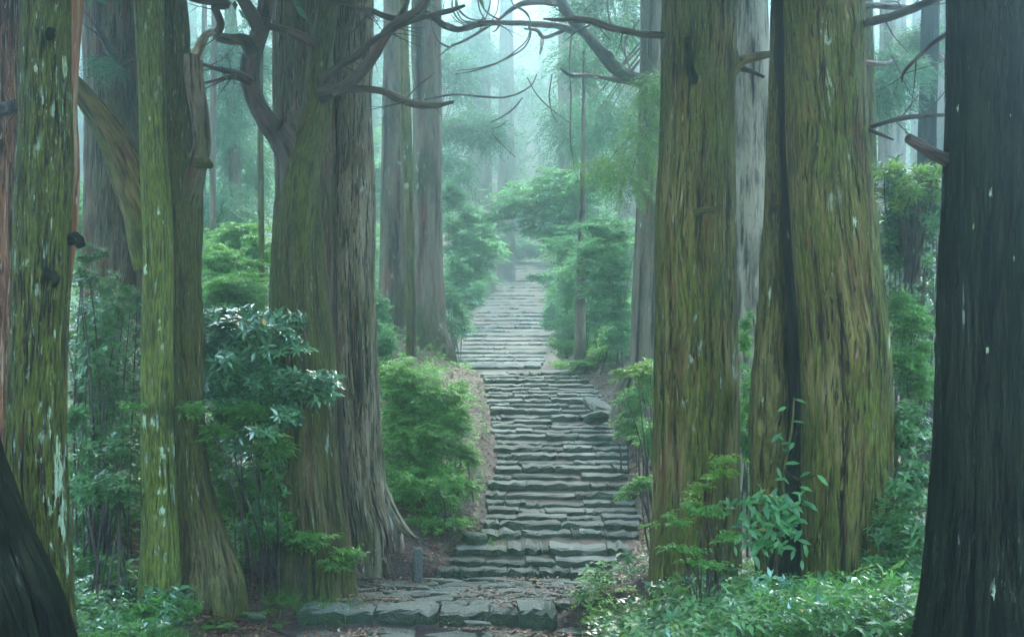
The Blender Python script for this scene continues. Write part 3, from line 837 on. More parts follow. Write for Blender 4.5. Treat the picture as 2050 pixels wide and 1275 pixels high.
def branch(root, pts, d, dd=None, mat='branch', seed=1, name='branch', cap=False, nseg=12, rs=1.0, ridge=0.004, extra=(), twigs=None):
    g = Geo(); limb(g, pts, d, dd, nseg, ridge, seed, cap, rs)
    o = part(name, g, M[mat], root)
    for q, e in enumerate(extra):
        g = Geo(); limb(g, e, d, dd, 8, 0.001, seed + q + 1, False, rs)
        link('twig', g.mesh('twig', M[mat], root.location), o)
    if twigs is None: twigs = 5 if name == 'branch' and mat == 'branch' and len(pts) >= 4 else 0
    dep = np.linspace(d, dd if dd else d, len(pts))
    for q in range(twigs):
        u = RNG.uniform(0.3, 0.98) * (len(pts) - 1); k = min(int(u), len(pts) - 2); f = u - k
        a0, b0 = PX(pts[k][0], pts[k][1], dep[k]), PX(pts[k + 1][0], pts[k + 1][1], dep[k + 1])
        p = a0 * (1 - f) + b0 * f; rr = (pts[k][2] * (1 - f) + pts[k + 1][2] * f) / F * dep[k]
        dr = unit(unit(b0 - a0) * 0.7 + RNG.normal(0, 0.6, 3)); ln = RNG.uniform(0.25, 0.75)
        cv = RNG.normal(0, 0.25, 3) * ln; g = Geo()
        r0 = min(rr * 0.45, 0.014)
        stem(g, [(*p, r0), (*(p + dr * ln * 0.5 + cv * 0.3), r0 * 0.6), (*(p + dr * ln + cv), r0 * 0.2)], 5, 0.05, 0.0008, 20, 3, 0.05, None, q + 2)
        e1 = p + dr * ln * 0.55 + cv * 0.35; d2 = unit(dr + RNG.normal(0, 0.5, 3))
        stem(g, [(*e1, r0 * 0.45), (*(e1 + d2 * ln * 0.4), r0 * 0.15)], 5, 0.05, 0.0005, 20, 3, 0.05, None, q + 3)
        link('twig', g.mesh('twig', M[mat], root.location), o)
    return o

# left foreground
t0, _ = tree('reddish stripy cedar trunk at the far left edge behind the lichened trunk', [(1130, -75, 50), (900, -62, 40), (500, -58, 40), (0, -55, 42)], 19.5, 'red', 3, ridge=0.05, rf=8, rz=0.25, lobes=0.03, sharp=1.3)
branch(t0, [(20, 215, 12), (45, 212, 11), (-20, 225, 16), (-60, 250, 18)][::-1], 18.6, 17.9, 'branch', 4, cap=True)
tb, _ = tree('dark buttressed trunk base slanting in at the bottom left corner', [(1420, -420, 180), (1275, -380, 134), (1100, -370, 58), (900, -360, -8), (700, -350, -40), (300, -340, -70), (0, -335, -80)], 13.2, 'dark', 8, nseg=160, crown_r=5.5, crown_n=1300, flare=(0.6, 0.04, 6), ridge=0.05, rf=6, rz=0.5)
t1spec = [(1370, 0, 185), (1275, 12, 158), (1100, 18, 140), (900, 18, 131), (700, 24, 131), (500, 28, 138), (300, 36, 142), (150, 40, 140), (0, 42, 142)]
t1, t1r = tree('thick olive trunk with pale green lichen streak low on its right side', t1spec, 16.4, 'olive_lichen', 12, crown_r=5, crown_n=1000, ridge=0.03, rf=13, flare=(0.35, 0.15, 4),
     knots=[(100, 70, 0.09, 0.05), (108, 548, 0.06, 0.07), (64, 548, 0.04, 0.04), (120, 190, 0.06, 0.04), (60, 930, 0.3, 0.03)],
     spots=[(116, 905, 11, 40), (119, 960, 12, 55), (124, 1030, 8, 50), (100, 860, 5, 20), (98, 822, 4, 10), (100, 1020, 5, 22), (110, 940, 8, 40), (104, 1100, 4, 14), (92, 1130, 4, 12), (108, 1190, 5, 20), (134, 1130, 5, 30), (126, 140, 8, 26), (73, 142, 5, 12), (100, 1160, 4, 10)])
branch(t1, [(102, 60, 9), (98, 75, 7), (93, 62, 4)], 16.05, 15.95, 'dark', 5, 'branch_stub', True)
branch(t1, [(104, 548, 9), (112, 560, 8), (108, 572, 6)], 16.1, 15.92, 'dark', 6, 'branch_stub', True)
branch(t1, [(140, 480, 10), (155, 478, 12), (162, 492, 9)], 16.4, 16.3, 'dark', 6, 'branch_stub', True)
tp, _ = tree('narrow pale peeling stem pressed against the olive lichened trunk', [(1240, 92, 118), (900, 110, 132), (560, 122, 143), (480, 124, 152), (330, 128, 160), (200, 136, 155), (100, 140, 160), (0, 140, 166)], 17.2, 'red', 21, nseg=60, ridge=0.03, rf=12, rz=0.6, flare=None, crown_r=0, name='slender_tree')
t2, t2r = tree('wide grey brown furrowed cedar behind the slim mossy trunk at left', [(1085, 122, 300), (980, 140, 294), (800, 155, 290), (500, 168, 288), (250, 172, 290), (0, 166, 286)], 24.5, 'brown', 15, ridge=0.05, rf=7, rz=0.3)
branch(t2, [(232, 120, 9), (215, 95, 7), (200, 65, 5), (192, 52, 2)], 23.6, 23.3, 'branch', 7, cap=True)
branch(t2, [(215, 150, 4), (240, 130, 4), (268, 118, 2)], 23.5, 23.0, 'branch', 8)
t3spec = [(1165, 276, 362), (1060, 283, 356), (900, 284, 348), (700, 284, 347), (500, 288, 346), (300, 280, 336), (150, 276, 330), (0, 268, 326)]
t3, _ = tree('slim smooth trunk with bright green moss and white lichen spots', t3spec, 20.2, 'green', 17, strips=900, swidth=0.012, nseg=150, ridge=0.008, rf=16, rz=0.6, lobes=0.04, flare=(0.25, 0.15, 4),
     knots=[(312, 10, 0.05, 0.04), (313, 262, 0.035, 0.03), (305, 205, 0.03, 0.02)], crown_r=2.5,
     spots=[(326, 690, 5, 9), (320, 655, 4, 6), (288, 845, 5, 16), (306, 840, 4, 12), (326, 910, 6, 16), (319, 980, 5, 10), (325, 1025, 5, 12), (330, 1048, 4, 10), (313, 1108, 4, 6), (300, 235, 4, 8), (318, 425, 3, 10), (290, 540, 4, 12), (330, 980, 3, 6), (286, 985, 3, 8), (318, 642, 4, 7), (330, 1115, 3, 14)])
# forked dark tree behind it
t4, t4r = tree('crooked mossy tree with a broken stub and a wide flared root base', [(1150, 330, 478), (1080, 345, 455), (980, 345, 425), (850, 342, 412), (700, 335, 406), (500, 318, 404), (380, 325, 402), (300, 318, 395), (150, 322, 382), (0, 322, 372)], 20.85, 'fork', 19, ridge=0.02, rf=11, lobes=0.09, flare=(0.5, 0.35, 4),
     knots=[(360, 320, 0.22, 0.10), (385, 350, 0.12, 0.06)])
branch(t4, [(330, 520, 55), (300, 440, 46), (262, 350, 36), (222, 270, 28), (185, 215, 22), (150, 170, 17), (90, 120, 14)], 20.95, 20.25, 'olive', 9, 'limb', nseg=48, ridge=0.012)
branch(t4, [(360, 480, 16), (368, 420, 24), (392, 345, 22), (403, 300, 19), (398, 220, 18), (390, 150, 18), (388, 108, 17)], 20.85, 20.35, 'brown', 10, 'limb', True, nseg=30, ridge=0.01)
branch(t4, [(392, 115, 13), (402, 88, 10), (412, 72, 8), (430, 62, 5)], 20.35, 20.15, 'mottled', 11, 'broken_stub', True)
branch(t4, [(398, 325, 14), (412, 326, 11), (420, 332, 8)], 20.35, 20.15, 'fork', 11, 'branch_stub', True)

# knotted fork with red branches
t5spec = [(1115, 552, 700), (1040, 550, 690), (900, 542, 676), (700, 536, 668), (600, 538, 655), (500, 542, 650), (420, 546, 645), (340, 560, 636)]
rw5 = rows(t5spec, 22.3, None)
t5 = thing('forked_tree', 'knotted forked tree with curling red brown limbs left of the misty stairs', 'tree', rw5[0][:3])
g = Geo()
kn = [knot_at(rw5, *k[:2], 22.3, *k[2:]) for k in [(598, 382, 0.06, 0.06), (590, 455, 0.06, 0.05), (620, 420, 0.05, 0.04), (600, 640, 0.07, 0.05)]]
b = rw5[0]
stem(g, [(b[0], b[1], min(b[2] - 0.3, tz(b[0], b[1]) - 0.45), b[3] * 1.06)] + rw5 + [(*PX(602, 290, 22.3), 26 / F * 22.3)], 180, 0.06, 0.025, 10, 0.5, 0.08, (0.5, 0.4, 6), 23, kn)
part('trunk', g, M['fork'], t5); bark_strips(t5, g, 1600, 'fork', 8.0, 0.02)
branch(t5, [(598, 560, 18), (600, 420, 36), (610, 330, 33), (628, 260, 28), (636, 190, 26), (640, 120, 22), (650, 50, 19), (660, -20, 18), (668, -160, 14)], 22.1, 22.0, 'fork', 25, 'limb', nseg=60, ridge=0.01)
branch(t5, [(604, 470, 22), (598, 400, 30), (584, 316, 30), (560, 272, 27), (530, 235, 22), (508, 190, 19), (502, 140, 19), (512, 95, 18), (528, 40, 16), (535, -20, 14), (542, -120, 9)], 22.2, 21.6, 'branch', 26, 'limb', nseg=40, ridge=0.006)
branch(t5, [(508, 110, 15), (490, 82, 12), (455, 78, 11), (435, 72, 10), (442, 50, 8), (436, 30, 7), (430, 15, 8), (455, 10, 8), (385, -2, 6), (340, -20, 4)], 21.7, 21.3, 'branch', 27)
branch(t5, [(520, 60, 13), (505, 30, 14), (490, 8, 12), (470, -25, 9), (440, -70, 5)], 21.65, 21.2, 'branch', 28)
branch(t5, [(632, 90, 9), (590, 68, 9), (560, 58, 8), (532, 50, 7)], 21.9, 21.65, 'branch', 29)
branch(t5, [(502, 160, 8), (480, 148, 6), (440, 140, 5), (408, 130, 3)], 21.6, 21.0, 'branch', 30)
branch(t5, [(500, 165, 7), (470, 155, 5), (430, 162, 4), (405, 168, 2)], 21.6, 21.1, 'branch', 31)
branch(t5, [(648, 190, 19), (670, 182, 13), (710, 160, 12), (750, 110, 11), (780, 60, 10), (810, 40, 10), (845, 15, 9), (870, -40, 6)], 21.9, 21.2, 'branch', 32, extra=([(775, 68, 7), (800, 35, 6), (815, 5, 5), (822, -30, 4)], [(800, 52, 6), (850, 35, 5), (900, 22, 5), (930, 12, 3)]))
branch(t5, [(650, 160, 14), (665, 142, 8), (710, 115, 7), (750, 80, 7), (785, 60, 4)], 21.9, 21.4, 'branch', 33)
branch(t5, [(668, 190, 8), (700, 180, 7), (770, 184, 7), (800, 198, 8), (830, 209, 7), (880, 211, 5), (908, 204, 3)], 21.7, 21.2, 'branch', 34)
branch(t5, [(655, 0, 7), (690, 6, 5), (720, 15, 5), (735, 20, 6), (740, 38, 3)], 21.8, 21.4, 'branch', 35, extra=([(712, 18, 4), (702, 45, 4), (680, 62, 2)],))
branch(t5, [(740, 20, 5), (790, 38, 6), (850, 25, 5), (890, 52, 6), (915, 60, 6), (950, 50, 6), (990, 45, 6)], 21.6, 22.5, 'branch', 36)
branch(t5, [(552, 262, 6), (560, 250, 7), (565, 240, 5)], 21.8, 21.6, 'branch', 37, 'branch_stub', True)

t6, _ = tree('dark straight cedar standing behind the knotted fork', [(1060, 545, 700), (900, 552, 690), (600, 556, 676), (300, 550, 668), (0, 548, 662)], 23.9, 'brown', 27, ridge=0.045, rf=8, rz=0.3)
t7, _ = tree('pale grey furrowed cedar with a root spreading beside the stone post', [(1062, 672, 800), (1010, 672, 780), (940, 668, 770), (800, 664, 762), (600, 660, 752), (300, 662, 746), (0, 668, 744)], 24.3, 'grey', 29, ridge=0.05, rf=9, rz=0.28, flare=(0.4, 0.3, 5))
branch(t7, [(742, 930, 14), (764, 985, 16), (790, 1035, 12), (812, 1062, 8), (830, 1078, 4)], 24.3, 23.9, 'grey', 30, 'root', nseg=30, ridge=0.02)
# the misty pair at the bend
t8, _ = tree('hazy pair of cedars at the bend, left one of the two', [(740, 752, 832), (600, 760, 826), (300, 765, 820), (0, 768, 816)], 38, 'brown', 33, nseg=90, ridge=0.06, rf=6, rz=0.25, top=22)
t8b, _ = tree('hazy broad cedar whose root flares beside the second flight of stairs', [(752, 815, 908), (690, 822, 896), (600, 826, 890), (300, 826, 884), (0, 824, 882)], 36.5, 'brown', 35, nseg=110, ridge=0.06, rf=6, rz=0.25, top=22, flare=(0.7, 0.35, 5))
branch(t8b, [(876, 640, 10), (890, 690, 15), (908, 740, 12), (930, 772, 8), (950, 792, 4)], 36.5, 35.8, 'brown', 36, 'root', nseg=24, ridge=0.02)
t8c, _ = tree('thin dark green stem in front of the hazy broad cedar', [(715, 812, 834), (600, 814, 832), (400, 808, 828), (200, 800, 822), (50, 796, 815), (0, 795, 812)], 34.5, 'olive', 37, nseg=40, ridge=0.02, flare=None, top=18, crown_r=1.2, name='slender_tree')

# right of the stairs
t11, _ = tree('grey brown hazy cedar with spreading roots right of the stairs', [(850, 1240, 1330), (800, 1245, 1325), (735, 1258, 1322), (600, 1266, 1318), (400, 1275, 1322), (200, 1280, 1325), (0, 1282, 1328)], 30.5, 'far', 39, nseg=110, ridge=0.04, rf=7, rz=0.3, flare=(0.7, 0.6, 5), top=18)
branch(t11, [(1268, 735, 16), (1250, 780, 16), (1236, 820, 12), (1222, 850, 6)], 30.4, 29.9, 'far', 40, 'root', nseg=24, ridge=0.02)
branch(t11, [(1320, 175, 16), (1292, 166, 15), (1250, 150, 13), (1215, 118, 12), (1180, 75, 11), (1150, 45, 11), (1128, 12, 10), (1118, -30, 8)], 30.2, 29.0, 'branch', 41, 'limb', nseg=20, ridge=0.006,
       extra=([(1150, 62, 8), (1110, 52, 6), (1060, 48, 6), (1000, 46, 5), (960, 50, 4), (930, 60, 4), (895, 48, 3), (850, 35, 3), (815, 25, 2)],
              [(1132, 10, 8), (1090, 5, 7), (1045, 8, 6), (1020, 22, 4), (995, 42, 3), (970, 58, 3), (930, 82, 2.5), (905, 93, 2), (875, 116, 1)],
              [(1270, 168, 6), (1240, 162, 5), (1180, 152, 4), (1140, 150, 4), (1122, 138, 2)],
              [(1240, 140, 4), (1225, 110, 3), (1215, 100, 2)],
              [(1128, 62, 4), (1088, 75, 4), (1076, 62, 4), (1050, 58, 2)], [(1086, 76, 4), (1084, 95, 3), (1081, 108, 1.5)]))
for q, (pts, dd) in enumerate([
    ([(990, 45, 4), (970, 42, 2.2), (940, 38, 2), (920, 22, 2), (912, -10, 1.5)], 29.5), ([(1000, 40, 2.5), (978, 28, 1.8), (960, 0, 1.5), (958, -20, 1)], 29.4),
    ([(1058, 48, 3), (1062, 70, 1.8), (1050, 95, 1.6), (1025, 112, 1.5), (990, 128, 1.4), (950, 138, 1.3), (915, 142, 1)], 29.2),
    ([(900, 96, 2.5), (880, 85, 1.6), (868, 65, 1.4), (862, 30, 1.2), (860, -10, 1)], 29.3), ([(885, 50, 2.5), (872, 20, 1.8), (868, -10, 1.4)], 29.2),
    ([(950, 46, 2.5), (925, 40, 1.6), (914, 20, 1.4), (912, -5, 1.2)], 29.2), ([(1040, 16, 2.5), (1056, 28, 1.8), (1062, 44, 1.4)], 29.1),
    ([(1000, 50, 2.5), (992, 62, 1.6), (986, 64, 1)], 29.1),
    ([(850, 200, 2), (905, 190, 2.2), (960, 193, 2.4), (1010, 195, 2.2), (1045, 184, 1.8), (1066, 168, 1.3), (1075, 148, 0.8)], 29.4),
    ([(982, 246, 1.6), (1005, 234, 1.8), (1028, 218, 1.6), (1046, 196, 1.2)], 29.3), ([(984, 258, 1), (1000, 254, 1), (1014, 243, 0.8)], 29.3),
    ([(908, 150, 1.2), (950, 142, 1.4), (1000, 124, 1.5), (1035, 100, 1.5), (1056, 78, 1.4), (1062, 55, 1)], 29.4),
    ([(985, 268, 1.5), (1008, 292, 1.3), (1032, 316, 0.8)], 29.4), ([(1055, 155, 1), (1075, 190, 1.2), (1105, 220, 1.3), (1140, 246, 1)], 29.6),
    ([(1150, 30, 2), (1140, 120, 1.6), (1143, 200, 1.5), (1142, 280, 1.4), (1150, 340, 1)], 29.5), ([(1105, 150, 1.2), (1100, 200, 1.3), (1112, 240, 1), (1122, 250, 0.8)], 29.5),
    ([(955, -10, 1.6), (962, 25, 1.6), (975, 45, 1.2)], 29.2), ([(985, -10, 1.4), (975, 30, 1.4), (960, 62, 1)], 29.2), ([(1000, -10, 1.4), (992, 30, 1.2), (978, 48, 1)], 29.2),
    ([(1018, -10, 1.4), (1030, 12, 1.4), (1050, 25, 1.2), (1062, 40, 1)], 29.2), ([(905, -10, 1.5), (908, 25, 1.5), (925, 45, 1.5), (945, 48, 1.2)], 29.2),
    ([(1280, 40, 2), (1250, 90, 2), (1258, 130, 1.5), (1270, 150, 1)], 29.6), ([(1215, 0, 2), (1218, 30, 1.5), (1228, 70, 1.2)], 29.5)]):
    branch(t11, pts, 29.3, dd, 'branch', 50 + q, 'twig', nseg=6, ridge=0.0005)
t12spec = [(1195, 1296, 1492), (1120, 1303, 1484), (1000, 1309, 1480), (800, 1311, 1477), (600, 1312, 1473), (430, 1313, 1470), (330, 1320, 1470), (150, 1326, 1472), (0, 1328, 1476)]
t12, t12r = tree('broad olive trunk with two broken twigs right of the stairs', t12spec, 20.2, 'olive', 41, nseg=260, ridge=0.04, rf=10, rz=0.35, lobes=0.03, flare=(0.3, 0.12, 5),
     knots=[(1395, 165, 0.14, 0.08), (1390, 435, 0.10, 0.07), (1400, 620, 0.35, 0.03), (1470, 130, 0.10, 0.08)])
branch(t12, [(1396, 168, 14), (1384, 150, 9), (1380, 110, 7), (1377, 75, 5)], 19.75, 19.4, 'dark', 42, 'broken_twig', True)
branch(t12, [(1388, 434, 11), (1400, 424, 8), (1425, 418, 6), (1446, 414, 4)], 19.75, 19.3, 'fork', 43, 'broken_twig', True)
branch(t12, [(1465, 140, 16), (1485, 122, 11), (1515, 114, 9), (1545, 108, 6)], 20.1, 20.0, 'olive', 44, 'branch', False)
branch(t12, [(1470, 132, 8), (1500, 142, 5), (1530, 155, 3)], 20.1, 20.2, 'branch', 45, 'branch', False)
branch(t12, [(1335, 72, 7), (1300, 70, 7), (1260, 64, 7), (1220, 56, 7), (1180, 42, 7), (1150, 38, 6), (1118, 40, 4), (1088, 38, 2)], 20.1, 19.6, 'branch', 46, 'branch')
branch(t12, [(1335, 82, 5), (1330, 100, 3), (1325, 118, 2)], 20.0, 19.8, 'branch', 47, 'branch')
t13, _ = tree('pale mottled trunk between the broad olive trunk and the double tree', [(1000, 1455, 1560), (800, 1462, 1555), (660, 1465, 1550), (500, 1466, 1545), (200, 1470, 1540), (0, 1474, 1538)], 26.0, 'mottled', 43, nseg=110, ridge=0.03, rf=9, rz=0.9, lobes=0.03)
# double trunk
l14 = rows([(1260, 1520, 1566), (1150, 1514, 1560), (1000, 1502, 1564), (900, 1502, 1572), (800, 1503, 1580), (700, 1512, 1570), (600, 1520, 1574), (500, 1526, 1564), (400, 1532, 1564), (200, 1538, 1558), (0, 1546, 1557)], 18.9, 16)
r14 = rows([(1260, 1606, 1770), (1150, 1606, 1775), (1000, 1606, 1780), (800, 1608, 1783), (650, 1602, 1776), (500, 1588, 1758), (400, 1581, 1748), (200, 1572, 1732), (0, 1567, 1722)], 18.5, 16)
t14 = thing('cedar_tree', 'double trunked cedar split by a black hollow with ivy at its foot', 'tree', r14[0][:3])
for nm, rw, sd in (('left', l14, 45), ('right', r14, 46)):
    g = Geo(); b = rw[0]; rw = [(b[0], b[1], min(b[2] - 0.3, tz(b[0], b[1]) - 0.45), b[3] * 1.04)] + rw
    kn = [knot_at(rw, 1690, 60, 18.5, 0.09, 0.05), knot_at(rw, 1660, 290, 18.5, 0.3, -0.05), knot_at(rw, 1740, 700, 18.5, 0.25, 0.05)] if sd == 46 else []
    stem(g, rw, 240, 0.06, 0.045, 9, 0.4, 0.05, (0.35, 0.08, 5), sd, kn)
    part('trunk', g, M['olive' if sd == 46 else 'olive_dark'], t14)
    bark_strips(t14, g, 2600, 'olive' if sd == 46 else 'olive_dark', 9.2, 0.022)
    if sd == 46: lichen(t14, g, [(1711, 448, 6, 13), (1700, 320, 3, 8), (1690, 540, 2, 6)], 'crust')
crown(t14, r14[-1][0], r14[-1][1], 11.5, 21, 4.4, 800)
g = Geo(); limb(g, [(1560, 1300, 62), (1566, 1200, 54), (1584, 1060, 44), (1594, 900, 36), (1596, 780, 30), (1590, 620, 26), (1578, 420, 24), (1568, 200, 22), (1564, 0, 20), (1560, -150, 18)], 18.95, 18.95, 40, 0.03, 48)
part('hollow', g, M['hollow'], t14)  # black core added behind the split, its colour standing in for shade inside
branch(t14, [(1676, 40, 8), (1690, 56, 10), (1701, 85, 9), (1708, 120, 8), (1706, 152, 4)], 18.22, 17.98, 'fork', 49, 'dead_limb', True, nseg=20, ridge=0.008)
branch(t14, [(1728, 48, 8), (1760, 40, 9), (1800, 28, 9), (1850, 8, 8), (1910, -15, 7)], 18.3, 17.2, 'branch', 51)
branch(t14, [(1728, 10, 6), (1780, 14, 6), (1840, 15, 4)], 18.5, 19.5, 'branch', 52)
branch(t14, [(1728, 262, 5), (1770, 246, 5), (1830, 234, 5), (1898, 230, 4)], 18.5, 18.0, 'branch', 53, extra=([(1732, 256, 4), (1760, 268, 4), (1788, 280, 2)],))
branch(t14, [(1728, 125, 5), (1770, 128, 4), (1790, 120, 2)], 18.5, 19.5, 'branch', 54)
# dark trunk on the right
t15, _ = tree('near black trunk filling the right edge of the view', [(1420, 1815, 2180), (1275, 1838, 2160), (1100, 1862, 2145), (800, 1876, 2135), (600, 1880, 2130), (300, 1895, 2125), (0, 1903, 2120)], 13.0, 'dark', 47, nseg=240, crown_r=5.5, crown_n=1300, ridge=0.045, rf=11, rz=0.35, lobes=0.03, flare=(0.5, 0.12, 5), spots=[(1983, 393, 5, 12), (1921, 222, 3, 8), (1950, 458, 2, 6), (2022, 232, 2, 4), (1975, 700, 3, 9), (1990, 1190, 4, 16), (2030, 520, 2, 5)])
branch(t15, [(1905, 322, 15), (1880, 312, 13), (1850, 295, 12), (1818, 276, 10)], 13.0, 12.8, 'branch', 55, 'branch_stub', True, nseg=20, ridge=0.01)
branch(t15, [(1910, 60, 6), (1870, 85, 5), (1835, 118, 4), (1808, 148, 3), (1806, 165, 2)], 13.1, 13.6, 'branch', 56)

# thin trunks behind, either side
for q, (lab, spec, d, mt) in enumerate([
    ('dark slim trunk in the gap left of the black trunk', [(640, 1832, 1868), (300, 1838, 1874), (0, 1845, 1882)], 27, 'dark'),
    ('brown thin stem just right of the double trunk', [(700, 1742, 1762), (400, 1738, 1758), (0, 1726, 1746)], 24, 'fork'),
    ('misty grey trunk behind the laurel bush', [(560, 1756, 1786), (300, 1758, 1786), (0, 1762, 1788)], 42, 'far'),
    ('palest blue trunk deep in the right hand gap', [(520, 1782, 1812), (0, 1788, 1814)], 58, 'far'),
    ('misty trunk half hidden by the black trunk', [(520, 1868, 1900), (0, 1874, 1902)], 46, 'far'),
    ('thin grey trunk in the left gap beside the broken stub', [(620, 420, 432), (300, 420, 432), (0, 424, 436)], 36, 'far'),
    ('broad misty trunk in the left gap', [(640, 462, 492), (430, 458, 484), (200, 452, 478), (0, 450, 474)], 42, 'far'),
    ('thin pale yellowish stem in the left gap', [(560, 518, 530), (300, 516, 528), (0, 516, 528)], 30, 'fork'),
    ('faint trunk at the left edge of the left gap', [(620, 402, 412), (0, 404, 414)], 44, 'far'),
    ('slender dark stem in front of the maple sprays', [(735, 1150, 1174), (620, 1152, 1172), (500, 1156, 1172), (400, 1160, 1172)], 36.5, 'far'),
    ('thick far cedar fading into blue mist above the stairs', [(470, 918, 990), (400, 932, 984), (290, 938, 984), (100, 942, 982)], 82, 'far'),
    ('pale far trunk beside the blue gap of light', [(470, 996, 1030), (100, 1000, 1028)], 88, 'far'),
    ('tall misty trunk right of the bright gap', [(640, 1114, 1164), (400, 1116, 1162), (100, 1118, 1160)], 58, 'far'),
    ('dim trunk behind the tall misty trunk', [(600, 1172, 1200), (200, 1174, 1198)], 66, 'far'),
]):
    tree(lab, spec, d, mt, 60 + q, nseg=40 if d > 30 else 70, ds=0.15, ridge=0.03, rf=7, rz=0.3, flare=(0.5, 0.25, 5), top=22 if d < 50 else 30, crown_r=2.2 if d < 30 else 3.0, name='cedar_tree', sink=1.5, crown_n=260)

# ------------------------------------------------------------------ far forest: copies of a few cedars
def far_cedar(h, seed):
    root = thing('cedar_tree', 'misty cedar', 'tree', (0, 0, 0), 'cedars fading into the mist')
    g = Geo(); r = h * 0.017
    stem(g, [(0, 0, -1.5, r * 1.2), (0, 0, h * 0.3, r), (0.1, 0, h * 0.7, r * 0.6), (0.1, 0.1, h, r * 0.08)], 16, 0.8, 0.04, 5, 0.3, 0.05, None, seed)
    part('trunk', g, M['far'], root)
    n = 300
    t = RNG.random(n) ** 0.85; hh = h * (0.14 + 0.86 * t); az = RNG.random(n) * 6.283
    rr = h * 0.17 * (1 - t * 0.85) * RNG.uniform(0.1, 1, n) ** 0.6
    P = np.stack([np.cos(az) * rr, np.sin(az) * rr, hh - rr * 0.35], -1)
    O = np.stack([np.cos(az), np.sin(az), np.zeros(n)], -1)
    g = Geo(); fronds(g, P, O, 1.1, 12, 0.34, 0.075, droop=0.6)
    part('crown', g, M['cedar'], root, stuff=True)
    return root
protos = [far_cedar(26, 71), far_cedar(22, 72), far_cedar(29, 73), far_cedar(17, 74)]
spots = []
tries = 0
while len(spots) < 64 and tries < 6000:
    tries += 1
    d = RNG.uniform(72, 138); px = RNG.uniform(-150, 2200)
    x = (px - CX) / F * d
    if d < 108 and 850 < px < 1150: continue
    if 985 < px < 1055 and d < 120: continue
    if any((x - s[0]) ** 2 + (d - s[1]) ** 2 < 12 for s in spots): continue
    spots.append((x, d, px))
used = [False] * 4
for x, d, px in spots:
    k = int(RNG.integers(0, 4)); z = tz(x, d)
    lab = '%s cedar deep in the forest %s the stairs' % ('dim grey green' if d < 90 else 'pale misty' if d < 130 else 'faintest', 'left of' if px < 950 else 'right of' if px > 1120 else 'straight beyond')
    sc = RNG.uniform(0.85, 1.15); rz = RNG.uniform(0, 6.28)
    if not used[k]:
        used[k] = True; o = protos[k]; o.location = (x, d, z); o.rotation_euler = (0, 0, rz); o['label'] = lab
    else:
        o = dup(protos[k], (x, d, z), rz, sc, lab)
    o['group'] = lab.replace(' cedar ', ' cedars ')

# ------------------------------------------------------------------ shrubs and undergrowth
shrub('broadleaf_shrub', 'glossy shrub with whitish shining leaves between the mossy trunks', 'shrub',
      [(485, 685, 85, 62, 21.7), (520, 665, 75, 40, 21.5), (460, 760, 55, 60, 21.8), (600, 775, 75, 34, 21.3), (545, 765, 60, 40, 21.5), (500, 850, 60, 40, 21.6), (455, 680, 50, 50, 21.9), (450, 640, 50, 26, 21.8), (550, 930, 40, 60, 22), (520, 700, 60, 60, 21.6), (430, 720, 40, 60, 21.9), (640, 785, 45, 18, 21.0), (560, 830, 60, 40, 21.2), (470, 800, 60, 50, 21.5)],
      1900, 7, 0.175, 0.06, 'glossy', 'whorl', base=PX(540, 1100, 22.0), single=220, stems=14, up=0.6, shell=0.3)
shrub('broadleaf_shrub', 'lighter green leafy sprays drooping under the glossy shrub', 'shrub',
      [(500, 835, 80, 30, 21.0), (385, 820, 36, 20, 20.3), (430, 870, 50, 24, 20.6), (540, 890, 40, 50, 21.2), (262, 815, 26, 12, 19.8)],
      330, 7, 0.12, 0.038, 'bright', 'flat', base=PX(545, 1100, 21.6), stems=10, single=60)
shrub('broadleaf_shrub', 'dark small leaved bush behind the slim mossy trunk at left', 'shrub',
      [(205, 600, 62, 50, 21.5), (200, 700, 75, 80, 21.6), (230, 780, 60, 60, 21.8), (165, 560, 30, 50, 21.2), (190, 510, 30, 25, 21.4), (260, 600, 30, 40, 21.3), (210, 880, 80, 80, 22), (200, 1000, 80, 80, 22)],
      1100, 7, 0.085, 0.034, 'darkleaf', 'whorl', base=PX(205, 1090, 21.8), stems=40, shell=0.2)
shrub('broadleaf_shrub', 'leafy glossy branch low between the lichened trunk and slim trunk', 'shrub',
      [(150, 850, 28, 50, 19.0), (230, 980, 60, 40, 20.0), (170, 960, 30, 60, 19.5), (240, 900, 40, 40, 20.6)], 300, 6, 0.12, 0.045, 'darkleaf', 'whorl', base=PX(200, 1130, 19.6), stems=16, single=40)
shrub('broadleaf_shrub', 'dark bush at the flared root of the crooked tree', 'shrub',
      [(500, 960, 40, 50, 21.8), (540, 990, 40, 60, 21.8), (530, 1060, 50, 40, 21.6)], 420, 6, 0.10, 0.04, 'darkleaf', 'whorl', base=PX(530, 1110, 21.7), stems=8)
shrub('broadleaf_shrub', 'low leaves round the feet of the furrowed trunk', 'shrub',
      [(610, 1085, 70, 28, 21.6), (560, 1040, 30, 30, 21.8), (690, 1120, 50, 22, 21.6)], 260, 6, 0.10, 0.04, 'bright', 'flat', base=PX(610, 1125, 21.6), stems=10)
shrub('rounded_bush', 'bright green bush beside the first flight of stone steps', 'bush',
      [(820, 800, 70, 70, 27.6), (860, 840, 78, 80, 27.0), (850, 900, 85, 70, 26.6), (800, 860, 50, 110, 27.2), (780, 760, 40, 40, 27.8), (905, 870, 30, 40, 26.6), (830, 960, 80, 60, 26.4)],
      3400, 7, 0.10, 0.042, 'bright', 'flat', base=PX(850, 1010, 26.8), stems=26, shell=0.55, up=0.6)
